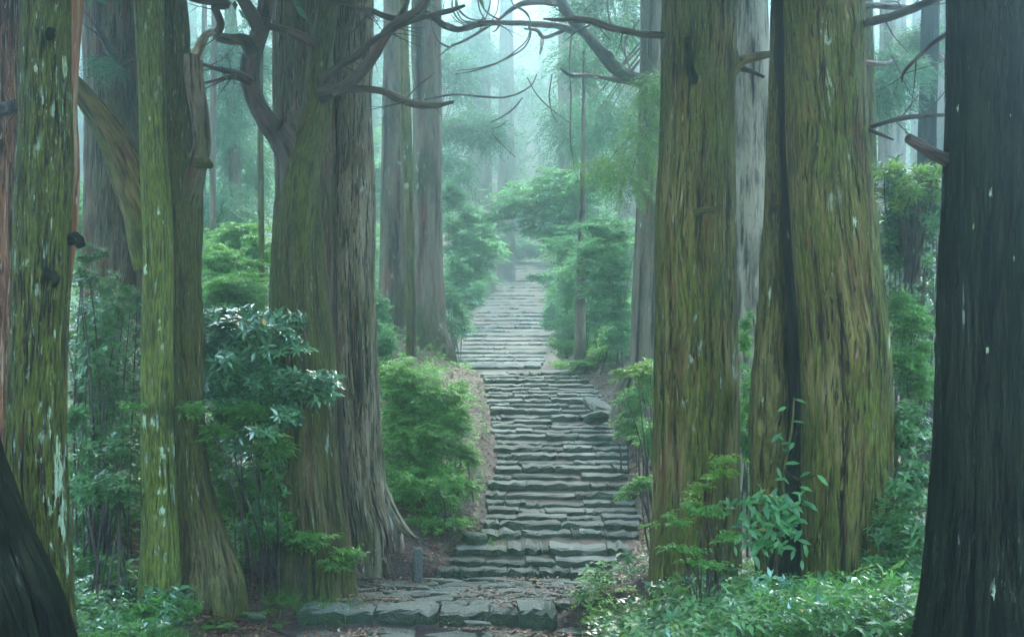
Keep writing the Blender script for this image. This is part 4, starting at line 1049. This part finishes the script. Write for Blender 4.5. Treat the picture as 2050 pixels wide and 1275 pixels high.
shrub('rounded_bush', 'low leafy bush at the foot of the bright green bush', 'bush',
      [(850, 1000, 70, 45, 25.4), (890, 980, 45, 40, 25.6), (860, 1050, 55, 30, 25.0), (800, 1000, 30, 60, 25.4)], 800, 6, 0.10, 0.04, 'bright', 'whorl', base=PX(860, 1075, 25.0), stems=12, up=0.6)
# misty maples right of the upper flight
for lab, lobes, n, L, mk, st, bp, d in [
    ('mid green shrub filling the space behind the slim mossy trunk', [(230, 860, 70, 60, 23.4), (170, 940, 50, 70, 23.2), (250, 960, 60, 70, 23.3), (200, 1040, 90, 50, 23)], 900, 0.11, 'bright', 'flat', (215, 1090), 23.2),
    ('tall dark shrub between the lichened trunk and the grey brown cedar', [(190, 700, 60, 70, 22.8), (240, 740, 60, 60, 22.8), (160, 780, 30, 70, 22.6), (215, 640, 70, 60, 22.8)], 900, 0.10, 'darkleaf', 'whorl', (200, 1090), 22.8),
    ('fresh green shrub behind the flared root of the crooked tree', [(430, 900, 40, 60, 23.2), (500, 880, 60, 60, 23.2), (460, 980, 70, 60, 23), (520, 1040, 60, 50, 22.8), (560, 960, 30, 70, 22.8)], 1100, 0.11, 'bright', 'flat', (490, 1100), 23.0),
    ('leafy shrub hiding the roots of the hazy cedar right of the steps', [(1275, 810, 40, 40, 28.4), (1300, 760, 30, 40, 28.6), (1255, 860, 36, 26, 28), (1300, 880, 24, 50, 27.6)], 500, 0.10, 'bright', 'flat', (1285, 900), 28.2),
    ('fern like shrub spilling over the dirt left of the middle steps', [(925, 850, 24, 40, 27.2), (935, 920, 26, 40, 26.8), (930, 985, 30, 26, 26), (915, 790, 24, 30, 28.5)], 420, 0.095, 'bright', 'flat', (920, 990), 26.6),
]:
    shrub('broadleaf_shrub', lab, 'shrub', lobes, n, 6, L, L * 0.42, mk, st, base=PX(bp[0], bp[1], d), stems=10, shell=0.25)
mist = [
    ('misty thicket on the slope left of the pale grey cedar', [(745, 600, 40, 60, 44), (720, 520, 60, 50, 46), (690, 620, 60, 50, 46)], 500, 0.15, 'maple', 45, (740, 680)),
    ('hazy saplings filling the far side of the left gap', [(450, 420, 60, 60, 50), (510, 360, 40, 70, 52), (430, 500, 40, 60, 48)], 700, 0.17, 'maple', 50, (470, 620)),
    ('dim thicket behind the grey brown cedar at left', [(160, 480, 20, 120, 34), (300, 640, 60, 60, 34), (420, 640, 60, 50, 33)], 700, 0.12, 'bright', 34, (300, 760)),
    ('hazy thicket low in the right gap behind the laurel', [(1790, 560, 60, 60, 34), (1850, 600, 60, 60, 35), (1760, 640, 40, 60, 33)], 800, 0.13, 'maple', 34, (1810, 760)),
    ('bright misty bush behind the slender dark stem', [(1200, 690, 60, 36, 43), (1250, 660, 40, 60, 44), (1130, 700, 30, 24, 42)], 700, 0.14, 'bright', 43, (1200, 750)),
    ('pale bush on the left bank of the upper flight', [(915, 660, 26, 40, 52), (940, 600, 34, 34, 58), (965, 560, 30, 26, 66), (900, 590, 30, 40, 54)], 700, 0.18, 'maple', 56, (910, 700)),
    ('pale bush on the right bank of the upper flight', [(1120, 600, 30, 40, 62), (1125, 560, 30, 30, 72), (1110, 640, 24, 30, 56)], 600, 0.2, 'maple', 62, (1130, 660)),
    ('layered maple branches reaching over the upper stairs from the right', [(1080, 400, 90, 40, 47), (1150, 420, 70, 50, 46), (1030, 420, 40, 22, 47), (1140, 470, 60, 36, 46), (1080, 450, 50, 24, 47), (1200, 500, 70, 60, 45), (1110, 400, 110, 50, 48), (1060, 430, 80, 30, 47), (1000, 440, 30, 26, 47), (1120, 350, 60, 24, 47), (1180, 560, 60, 60, 45), (1140, 480, 50, 60, 46), (1120, 500, 26, 40, 46), (1170, 380, 40, 60, 46)], 1100, 0.17, 'maple', 47, (1180, 700)),
    ('fresh green maple sprays beside the hazy cedar', [(1230, 470, 60, 34, 34.5), (1190, 460, 40, 16, 34.0), (1235, 540, 48, 46, 35), (1210, 590, 60, 34, 35.2), (1240, 630, 40, 30, 35), (1245, 680, 40, 40, 34.5), (1200, 520, 60, 60, 36)], 1150, 0.10, 'maple', 35, (1240, 730)),
    ('dusky maple thicket leaning on the right side of the upper flight', [(1165, 545, 50, 30, 40), (1150, 600, 46, 34, 41), (1180, 640, 60, 50, 40), (1150, 660, 46, 30, 41), (1160, 580, 60, 40, 40), (1210, 640, 60, 60, 39), (1170, 580, 60, 50, 42), (1200, 560, 60, 50, 40), (1080, 560, 30, 14, 44), (1140, 500, 60, 30, 42)], 1250, 0.12, 'maple', 40, (1180, 745)),
    ('tuft of low plants at the top of the first flight', [(1170, 735, 60, 16, 36.5), (1210, 715, 40, 26, 36.5), (1240, 690, 40, 30, 36)], 420, 0.11, 'bright', 36, (1190, 750)),
    ('misty shrub hanging over the left side of the upper flight', [(930, 450, 44, 36, 50), (950, 505, 55, 34, 50), (920, 560, 34, 40, 48), (905, 620, 26, 50, 46), (940, 540, 60, 50, 50), (960, 480, 50, 40, 52), (910, 400, 30, 50, 48)], 1000, 0.16, 'maple', 49, (915, 680)),
    ('pale shrub above the top of the stairs', [(1000, 500, 60, 24, 99), (950, 460, 60, 40, 100), (1060, 506, 60, 20, 99), (1110, 470, 40, 40, 98), (1040, 450, 60, 30, 106)], 1500, 0.26, 'maple', 99, (1000, 525)),
    ('hazy green thicket in the left gap between the trunks', [(470, 560, 72, 60, 30), (440, 590, 50, 40, 29.5), (510, 520, 40, 40, 31), (470, 480, 60, 40, 33), (470, 600, 80, 60, 29), (430, 540, 40, 60, 30)], 2200, 0.10, 'bright', 30, (480, 700)),
    ('small shrub between the pale cedar and the hazy pair', [(762, 640, 22, 60, 34), (770, 700, 30, 40, 33)], 400, 0.09, 'maple', 33, (770, 760)),
    ('hazy thicket closing the gap behind the fork', [(760, 380, 50, 90, 60), (720, 500, 60, 90, 60)], 500, 0.2, 'maple', 60, (740, 640)),
]
for lab, lobes, n, L, mk, d, bp in mist:
    shrub('maple_shrub' if mk in ('maple', 'lime') else 'broadleaf_shrub', lab, 'shrub', lobes, int(n * 1.5), 6, L, L * 0.46, mk, 'flat', base=PX(bp[0], bp[1], d), stems=12, sr=0.011, shell=0.25, kind=2)
# lime sprigs that catch the eye
shrub('maple_sapling', 'lime green maple spray poking out behind the broad olive trunk', 'sapling', [(1285, 742, 40, 20, 24), (1268, 752, 34, 16, 23.8)], 150, 6, 0.10, 0.04, 'lime', 'flat', base=PX(1320, 940, 24), stems=8, single=40)
shrub('maple_sapling', 'green leaf spray over the lower steps from behind the olive trunk', 'sapling', [(1270, 978, 42, 16, 22.2), (1290, 965, 26, 12, 22.0)], 130, 6, 0.10, 0.038, 'bright', 'flat', base=PX(1310, 1090, 22), stems=8, single=40)
shrub('maple_sapling', 'small tuft on the dirt right of the middle steps', 'sapling', [(1285, 885, 22, 16, 27), (1300, 870, 16, 20, 27)], 90, 6, 0.085, 0.035, 'bright', 'flat', base=PX(1290, 905, 27), stems=6)

# cedar sprays
def cedar_sprays(label, lobes, n, L, nl, nw, base, k=16, hang=0.7, stems=10, mk='cedar'):
    return shrub('cedar_bough', label, 'bough', lobes, n, k, L, (nl, nw), mk, 'cedar', base=base, stems=stems, sr=0.02, hang=hang, shell=0.2)
cedar_sprays('fresh cedar bough hanging down the hazy trunk right of the stairs', [(1300, 180, 34, 70, 29.2, 0.5), (1280, 290, 46, 60, 29.2, 0.5), (1235, 320, 58, 30, 29.0, 0.5), (1220, 350, 40, 26, 28.8, 0.5), (1250, 380, 26, 36, 29, 0.4)], 330, 0.45, 0.085, 0.024, PX(1300, 250, 30.2), stems=16, mk='fern')
cedar_sprays('cedar boughs across the top behind the leaning grey limb', [(1220, 15, 80, 40, 34), (1180, 120, 60, 50, 38), (1230, 60, 50, 40, 36), (1150, 250, 50, 70, 44), (1210, 230, 50, 60, 40)], 620, 0.6, 0.14, 0.035, PX(1290, 80, 34))
cedar_sprays('misty cedar boughs right of the hazy broad cedar', [(930, 250, 50, 36, 48), (960, 265, 40, 24, 48), (900, 150, 34, 60, 52), (910, 340, 26, 40, 50)], 420, 0.7, 0.17, 0.045, PX(880, 260, 50))
cedar_sprays('cedar boughs filling the upper left gap between the trunks', [(470, 130, 70, 110, 40), (440, 260, 50, 70, 42), (500, 330, 50, 80, 44), (460, 420, 60, 50, 40)], 900, 0.6, 0.15, 0.04, PX(470, 250, 42))
cedar_sprays('cedar bough crossing the right gap under the red stub', [(1800, 130, 60, 26, 26), (1770, 165, 40, 20, 25), (1850, 80, 40, 40, 28), (1790, 200, 40, 20, 26)], 420, 0.45, 0.10, 0.024, PX(1850, 120, 27))
cedar_sprays('small green sprig on the grey brown cedar at left', [(195, 118, 30, 10, 23), (210, 130, 24, 8, 23)], 40, 0.3, 0.07, 0.018, PX(230, 125, 23.5), stems=4)
cedar_sprays('pale cedar boughs in the bright gap at the top', [(960, 120, 60, 60, 80), (1050, 200, 60, 60, 95), (1010, 300, 50, 60, 98), (920, 60, 40, 60, 75)], 420, 1.1, 0.3, 0.07, PX(950, 160, 84))

# right gap
shrub('laurel_bush', 'laurel bush with lime leaf tips in the gap left of the black trunk', 'bush',
      [(1815, 400, 66, 70, 20.5), (1800, 470, 50, 60, 20.5), (1850, 440, 46, 80, 20.3), (1825, 530, 60, 50, 20.6), (1780, 520, 30, 50, 20.4), (1820, 620, 60, 60, 20.8), (1820, 720, 60, 70, 20.8)], 760, 7, 0.15, 0.04, 'darkleaf', 'whorl', base=PX(1825, 900, 20.6), stems=40, single=120, up=0.5)
shrub('laurel_bush', 'fresh lime shoots standing at the top of the laurel bush', 'shoots',
      [(1790, 345, 30, 22, 20.1), (1840, 350, 40, 26, 20.0), (1870, 400, 20, 60, 20.0), (1810, 410, 40, 40, 19.9)], 60, 7, 0.15, 0.038, 'lime', 'whorl', base=PX(1825, 560, 20.3), stems=40, single=150, up=0.8)
shrub('fern_thicket', 'soft bright green thicket low in the right hand gap', 'thicket',
      [(1825, 660, 60, 40, 19.6), (1810, 730, 50, 50, 19.4), (1840, 780, 40, 60, 19.3), (1800, 620, 40, 30, 20)], 700, 9, 0.09, 0.03, 'bright', 'flat', base=PX(1825, 1000, 19.4), stems=20, up=0.5)
shrub('broadleaf_shrub', 'dark leafy mass between the double tree and the black trunk', 'shrub',
      [(1815, 870, 50, 60, 18.6), (1810, 960, 60, 60, 18.4), (1800, 1060, 60, 60, 18.0), (1790, 1160, 60, 60, 17.6), (1830, 1100, 40, 70, 17.4)], 700, 7, 0.11, 0.042, 'darkleaf', 'whorl', base=PX(1800, 1230, 18.0), stems=26, single=60)
shrub('broadleaf_shrub', 'leaves in the slit between the olive trunk and the double tree', 'shrub',
      [(1488, 800, 22, 60, 22), (1490, 700, 18, 40, 23), (1490, 900, 22, 60, 21.5), (1495, 640, 16, 22, 23)], 260, 6, 0.095, 0.038, 'bright', 'whorl', base=PX(1490, 1100, 21.5), stems=14)
shrub('leafy_sapling', 'yellow green sapling in front of the broad olive trunk', 'sapling',
      [(1455, 925, 40, 16, 17.6, 0.25), (1430, 950, 44, 18, 17.5, 0.25), (1395, 980, 34, 16, 17.5, 0.25), (1385, 1000, 30, 16, 17.4, 0.25)], 48, 7, 0.10, 0.036, 'lime', 'flat', base=PX(1430, 1190, 17.6), stems=16, single=170, sr=0.007)
shrub('leafy_sapling', 'layered deep green sapling at the foot of the olive trunk', 'sapling',
      [(1400, 1020, 60, 10, 17.2, 0.3), (1350, 1045, 50, 12, 17.0, 0.3), (1430, 1030, 40, 12, 17.2, 0.3), (1360, 1100, 60, 14, 16.9, 0.3), (1450, 1075, 40, 16, 17.2, 0.3), (1400, 1130, 60, 14, 16.9, 0.3)], 110, 7, 0.09, 0.034, 'bright', 'flat', base=PX(1400, 1230, 17.0), stems=24, single=200, sr=0.007)

# ivy climbing the hollow of the double trunk
ivy = thing('climbing_ivy', 'ivy with big leaves climbing out of the hollow of the double tree', 'ivy', PX(1560, 1190, 18.0))
IV = [(1590, 800), (1575, 815), (1585, 845), (1560, 890), (1545, 885), (1590, 885), (1552, 870), (1580, 905), (1570, 930), (1555, 935), (1565, 955), (1575, 960), (1600, 975), (1625, 945), (1635, 950)]
ctr = [PX(px, py, 18.0) for px, py in IV]
for _ in range(200):
    a = RNG.random(); px = 1550 + RNG.normal(0, 36) - 8 * a; py = 985 + 105 * RNG.random() + RNG.normal(0, 8)
    if px > 1610: px = 1560
    ctr.append(PX(px, py, 17.95 - RNG.random() * 0.25))
for px, py in ((1590, 1100), (1605, 1120), (1545, 1150), (1580, 1160), (1510, 1110), (1500, 1080), (1620, 1160), (1530, 1180), (1490, 1085), (1615, 1005)):
    ctr.append(PX(px, py, 17.85))
Q = np.array(ctr); n = len(Q)
D = np.stack([RNG.normal(0, 0.8, n), RNG.uniform(-0.6, -0.1, n), RNG.normal(-0.25, 0.5, n)], -1)
N = np.stack([RNG.normal(0, 0.35, n), np.full(n, -0.6), np.full(n, 0.8)], -1)
single_leaves(ivy, Q, D, N, 0.17, 'ivy', (0.38, 0.12, 0.25), 0.03)
g = Geo()
limb(g, [(1548, 1190, 5), (1558, 1100, 5), (1566, 1020, 4), (1570, 940, 3), (1585, 860, 3), (1590, 795, 2)], 18.05, 18.05, 8, 0.001, 3)
for e in ([(1560, 1080, 3), (1530, 1040, 3), (1500, 1060, 2)], [(1560, 1050, 3), (1590, 1010, 3), (1615, 1000, 2)], [(1570, 940, 2), (1600, 960, 2), (1635, 950, 1.5)]):
    limb(g, e, 18.0, 17.9, 6, 0.001, 4)
part('stem', g, M['fork'], ivy)

# ferns and grass tufts
def fern(label, px, py, d, size, nf=9, mat='fern', group=None):
    b = PX(px, py, d); b[2] = tz(b[0], b[1])
    root = thing('fern', label, 'fern', b, group)
    for f in range(nf):
        az = f / nf * 6.283 + RNG.normal(0, 0.25); Lf = size * RNG.uniform(0.75, 1.15); k = 26
        t = np.repeat(np.linspace(0.12, 1, k // 2), 2)
        o = np.array([math.cos(az), math.sin(az), 0])
        Pp = b + o * (Lf * t * 0.85)[:, None] + np.array([0, 0, 1.0]) * (Lf * (0.75 * t - 0.62 * t * t))[:, None]
        sd = np.array([-math.sin(az), math.cos(az), 0]); side = np.tile([1, -1], k // 2)
        Dd = sd * side[:, None] + o * 0.45 + np.array([0, 0, -0.15]); Nn = np.tile([0, 0, 1.0], (k, 1)) + o * 0.3
        g = Geo(); leaves(g, Pp, Dd, Nn, Lf * 0.26 * np.sin(np.clip(t * 2.8 + 0.25, 0, 3.05)), Lf * 0.06, RNG.random(k) * 0.9, 2, 0.05, 0.15)
        part('frond', g, M[mat], root)
    return root
FERN = [('fern at the foot of the slim mossy trunk', 300, 1160, 19.8, 0.45), ('fern spreading low at the left of the leaf litter', 430, 1190, 19.6, 0.42),
        ('fern by the flared root of the crooked tree', 510, 1150, 20.8, 0.4), ('small fern beside the leaf strewn landing', 545, 1175, 20.6, 0.35),
        ('fern under the glossy shrub', 555, 1120, 21.2, 0.35), ('fern beside the right end of the landing steps', 1200, 1150, 20.4, 0.45),
        ('fern in front of the olive trunk on the right', 1290, 1190, 18.8, 0.45), ('fern at the bottom edge right of the path', 1200, 1240, 18.2, 0.4),
        ('fern below the double trunk', 1690, 1190, 17.4, 0.4), ('fern right of the double trunk foot', 1760, 1180, 17.2, 0.42), ('fern by the dirt strip left of the steps', 925, 1010, 25.3, 0.35),
        ('fern at the bottom left corner plants', 230, 1215, 17.8, 0.4), ('fern beside the root of the pale cedar', 720, 1110, 22.3, 0.32)]
for f in FERN: fern(*f)
def grass(label, px, py, d, w, n, h):
    c = PX(px, py, d); c[2] = tz(c[0], c[1])
    root = thing('grass_tuft', label, 'grass tuft', c)
    xy = RNG.normal(0, 1, (n, 2)) * np.array([w, w * 0.8]) / 2
    P = np.stack([c[0] + xy[:, 0], c[1] + xy[:, 1], np.zeros(n)], -1); P[:, 2] = terrain(P[:, 0], P[:, 1])
    D = np.stack([RNG.normal(0, 0.4, n), RNG.normal(-0.1, 0.4, n), np.ones(n)], -1); N = np.stack([RNG.normal(0, 1, n), RNG.normal(0, 1, n), np.full(n, 0.2)], -1)
    g = Geo(); leaves(g, P, D, N, h * RNG.uniform(0.6, 1.3, n), 0.018, RNG.random(n) * 0.9, 4, 0.1, 0.35)
    part('blades', g, M['fern'], root, stuff=True)
grass('bright grass tuft beside the left end of the landing', 650, 1195, 21.4, 0.75, 420, 0.2)
grass('grass blades at the foot of the furrowed trunk', 585, 1160, 21.4, 0.6, 240, 0.2)
grass('grass in the bottom left undergrowth', 330, 1240, 18.0, 0.6, 260, 0.26)
grass('thin grass on the dirt left of the steps', 960, 1010, 25.0, 0.35, 110, 0.15)

# ------------------------------------------------------------------ ground cover and leaf litter
def ground_cover(name, n, fx, fy, keep, L, mk, k=6, hmax=0.35):
    x = fx(n); y = fy(n); m = keep(x, y); x, y = x[m], y[m]; n = len(x)
    z = terrain(x, y)
    P = np.stack([x, y, z + RNG.uniform(0.03, hmax, n) * RNG.random(n) ** 0.5], -1)
    O = unit(RNG.normal(0, 1, (n, 3)) + np.array([0, -0.3, 0.8]))
    g = Geo(); half = n // 2
    for st, s in (('whorl', slice(0, half)), ('flat', slice(half, n))):
        Q, D, N = sprigs(P[s], O[s], st, k, L, L * 0.4)
        Ls = L * RNG.uniform(0.5, 1.35, len(Q)); ti = np.repeat(RNG.random(len(P[s])), k) * 0.7 + RNG.random(len(Q)) * 0.3
        leaves(g, Q, D, N, Ls, Ls * 0.4, ti, 4)
    link(name, g.mesh(name, M[mk]), kind='stuff')
def off_path(x, y): return (np.interp(y, YS, XLS) - x, x - np.interp(y, YS, XRS))
def keepL(x, y):
    l, r = off_path(x, y)
    p = np.stack([x, y, 0 * x], -1)
    litter = ((x > -4.5) & (y < 22.3)) | ((x > -3.3) & (y < 23.2))
    return (l > 0.15) & (vnoise(p * 0.9, 4) > -0.35) & ~(litter & (vnoise(p * 1.7, 8) < 0.8))
def keepR(x, y):
    l, r = off_path(x, y); p = np.stack([x, y, 0 * x], -1)
    return (r > 0.12) & (vnoise(p * 0.8, 6) > -0.6)
U = lambda a, b: (lambda n: RNG.uniform(a, b, n))
ground_cover('undergrowth', 6500, U(-9, -2.5), U(15.5, 25), keepL, 0.11, 'bright')
ground_cover('undergrowth', 4200, U(-9, -4.3), U(14, 22), keepL, 0.12, 'darkleaf')
def patch(sd, lo):
    return lambda x, y: keepR(x, y) & (vnoise(np.stack([x * 1.1, y * 1.1, 0 * x], -1), sd) > lo)
ground_cover('undergrowth', 6500, U(0.8, 7.5), U(13.5, 22.5), patch(41, -0.1), 0.095, 'bright', hmax=0.55)
ground_cover('undergrowth', 5200, U(1.0, 8.0), U(13.0, 22), patch(42, -0.2), 0.14, 'darkleaf', hmax=0.5)
ground_cover('undergrowth', 1500, U(0.9, 7.5), U(13.5, 22), patch(43, 0.2), 0.12, 'glossy', hmax=0.6)
ground_cover('undergrowth', 900, U(0.9, 7.5), U(14, 22), patch(44, 0.1), 0.10, 'lime', hmax=0.7)
ground_cover('undergrowth', 1400, U(-8.5, -4), U(15.5, 21), lambda x, y: keepL(x, y) & (vnoise(np.stack([x, y, 0 * x], -1), 45) > 0.0), 0.13, 'glossy', hmax=0.5)
ground_cover('undergrowth', 3600, U(-2.5, 2.5), U(24.5, 40), lambda x, y: ((off_path(x, y)[0] > 0.12) & (off_path(x, y)[0] < 1.1) | (off_path(x, y)[1] > 0.1)) & (vnoise(np.stack([x * 2, y * 2, 0 * x], -1), 46) > 0.0), 0.09, 'bright', hmax=0.3)
ground_cover('undergrowth', 4200, U(-14, 14), U(25, 48), lambda x, y: (off_path(x, y)[0] > 0.9) | (off_path(x, y)[1] > 0.8), 0.12, 'bright', hmax=0.6)
ground_cover('undergrowth', 4200, U(-26, 26), U(46, 110), lambda x, y: (off_path(x, y)[0] > 0.3) | (off_path(x, y)[1] > 0.3), 0.24, 'maple', hmax=1.1)

n = 5200
x = RNG.uniform(-70, 70, n); y = RNG.uniform(108, 176, n); m = np.abs(x) < y * 0.42; x, y = x[m], y[m]; n = len(x)
P = np.stack([x, y, terrain(x, y) + RNG.uniform(0, 7, n)], -1)
g = Geo(); fronds(g, P, unit(RNG.normal(0, 1, (n, 3)) + np.array([0, -1, 0.3])), 1.7, 12, 0.6, 0.14, droop=0.5)
link('far_wood', g.mesh('far_wood', M['cedar']), kind='stuff')

def litter(n, x0, x1, y0, y1, fn, dz=0.012, L=0.06):
    x = RNG.uniform(x0, x1, n); y = RNG.uniform(y0, y1, n); m = fn(x, y); x, y = x[m], y[m]; n = len(x)
    P = np.stack([x, y, terrain(x, y) + dz + RNG.random(n) * 0.02], -1)
    az = RNG.random(n) * 6.283
    D = np.stack([np.cos(az), np.sin(az), RNG.normal(0, 0.18, n)], -1); N = np.array([0, 0, 1.0]) + RNG.normal(0, 0.3, (n, 3))
    return P, D, N
g = Geo()
for n, a, fn, dz in ((40000, (-7, 3.5, 17.5, 26), lambda x, y: (off_path(x, y)[0] > 0) | (off_path(x, y)[1] > 0), 0.03),
                     (36000, (-5, 5, 25, 40), lambda x, y: (off_path(x, y)[0] > 0) | (off_path(x, y)[1] > 0), 0.03),
                     (2600, (-3.2, 1.2, 17.8, 20.8), lambda x, y: (off_path(x, y)[0] < 0) & (off_path(x, y)[1] < 0) & (vnoise(np.stack([x * 1.5, y * 1.5, 0 * x], -1), 5) > 0.0), 0.13),
                     (2200, (-3.2, 1.4, 20.9, 23.7), lambda x, y: (off_path(x, y)[0] < 0) & (off_path(x, y)[1] < 0) & (vnoise(np.stack([x * 1.8, y * 1.8, 0 * x], -1), 15) > -0.05), 0.15)):
    P, D, N = litter(n, *a, fn, dz)
    if len(P): leaves(g, P, D, N, RNG.uniform(0.05, 0.11, len(P)), RNG.uniform(0.02, 0.045, len(P)), RNG.random(len(P)), 2, 0.15, 0.1)
link('leaf_litter', g.mesh('leaf_litter', M['litter']), kind='stuff')

# ------------------------------------------------------------------ stone post, rocks, fallen sticks
pb = PX(835, 1142, 23.4); pb[2] = tz(pb[0], pb[1])
post = thing('stone_post', 'short grey stone marker post left of the lowest steps', 'stone post', pb)
r = 0.078; prof = [(-0.25, 1.0), (0.0, 1.0), (0.3, 0.98), (0.55, 0.96), (0.645, 0.94), (0.685, 0.78), (0.70, 0.4)]
V, Q = [], []
aa = np.array([-0.95, -0.62, 0.62, 0.95]); sq = [(-1, -0.8), (-0.8, -1), (0.8, -1), (1, -0.8), (1, 0.8), (0.8, 1), (-0.8, 1), (-1, 0.8)]
for z, s in prof:
    for x, y in sq: V.append((pb[0] + x * r * s + RNG.normal(0, 0.003), pb[1] + y * r * s + RNG.normal(0, 0.003), pb[2] + z))
for k in range(len(prof) - 1):
    for i in range(8): Q.append((k * 8 + i, k * 8 + (i + 1) % 8, (k + 1) * 8 + (i + 1) % 8, (k + 1) * 8 + i))
me = make_mesh('pillar', np.array(V) - pb, [np.array(Q), np.array([[len(V) - 8 + i for i in range(8)]])], M['post'], smooth=False)
link('pillar', me, post); post.rotation_euler = (0.02, 0.03, 0.2)

def rock(label, px, py, d, sx, sy, sz, seed, rot=0, tilt=0):
    bm_n = 9; a = np.linspace(0, np.pi, bm_n); b = np.linspace(0, 2 * np.pi, 14, endpoint=False)
    A, B = np.meshgrid(a, b, indexing='ij')
    v = np.stack([np.sin(A) * np.cos(B), np.sin(A) * np.sin(B), np.cos(A)], -1).reshape(-1, 3)
    v = np.sign(v) * np.abs(v) ** 0.7
    v = v * (1 + 0.25 * fbm(v * 1.4 + seed * 5.1, seed, 3))[:, None] * np.array([sx, sy, sz])
    i = (np.arange(bm_n - 1)[:, None] * 14); j = np.arange(14); j2 = (j + 1) % 14
    q = np.stack([i + j, i + 14 + j, i + 14 + j2, i + j2], -1).reshape(-1, 4)
    o = link('rock', make_mesh('rock', v, [q], M['stone'], smooth=False)); o['label'] = label; o['category'] = 'rock'
    p = PX(px, py, d); o.location = p; o.rotation_euler = (tilt, 0.1, rot)
rock('slanting slab of stone at the right edge of the middle steps', 1195, 812, 31.6, 0.28, 0.4, 0.1, 2, 0.4, 0.35)
rock('pale wedge of rock against the roots right of the steps', 1200, 836, 30.6, 0.3, 0.3, 0.12, 3, 0.9, -0.3)
rock('rounded stone at the left end of the lowest flight', 950, 1078, 24.9, 0.2, 0.2, 0.12, 6, 0.7)
rock('flat stone lying in the leaves left of the landing', 512, 1236, 19.8, 0.13, 0.1, 0.05, 8, 0.3)
rock('bluish flat stone in the path by the corner block', 955, 1247, 20.35, 0.2, 0.12, 0.03, 9, 0.2)

def stick(label, pts, d, dd, seed):
    P3 = [PX(px, py, q) for (px, py, rr), q in zip(pts, np.linspace(d, dd, len(pts)))]
    root = thing('fallen_branch', label, 'fallen branch', P3[0])
    g = Geo(); ctrl = []
    for p, (px, py, rr), q in zip(P3, pts, np.linspace(d, dd, len(pts))):
        z = tz(p[0], p[1]) + rr / F * q * 0.6; ctrl.append((p[0], p[1], z, rr / F * q))
    stem(g, ctrl, 10, 0.06, 0.002, 14, 2, 0.05, None, seed)
    part('stick', g, M['branch'], root)
stick('dark stick lying along the edge of the landing', [(700, 1172, 4), (760, 1164, 5), (830, 1158, 4), (880, 1156, 2)], 22.9, 23.5, 1)
stick('thin stick on the leaf litter at left', [(470, 1185, 5), (540, 1195, 6), (600, 1210, 3)], 20.6, 20.3, 2)
stick('crooked stick near the stone post', [(760, 1180, 2), (800, 1165, 3), (850, 1150, 2)], 22.6, 23.3, 3)
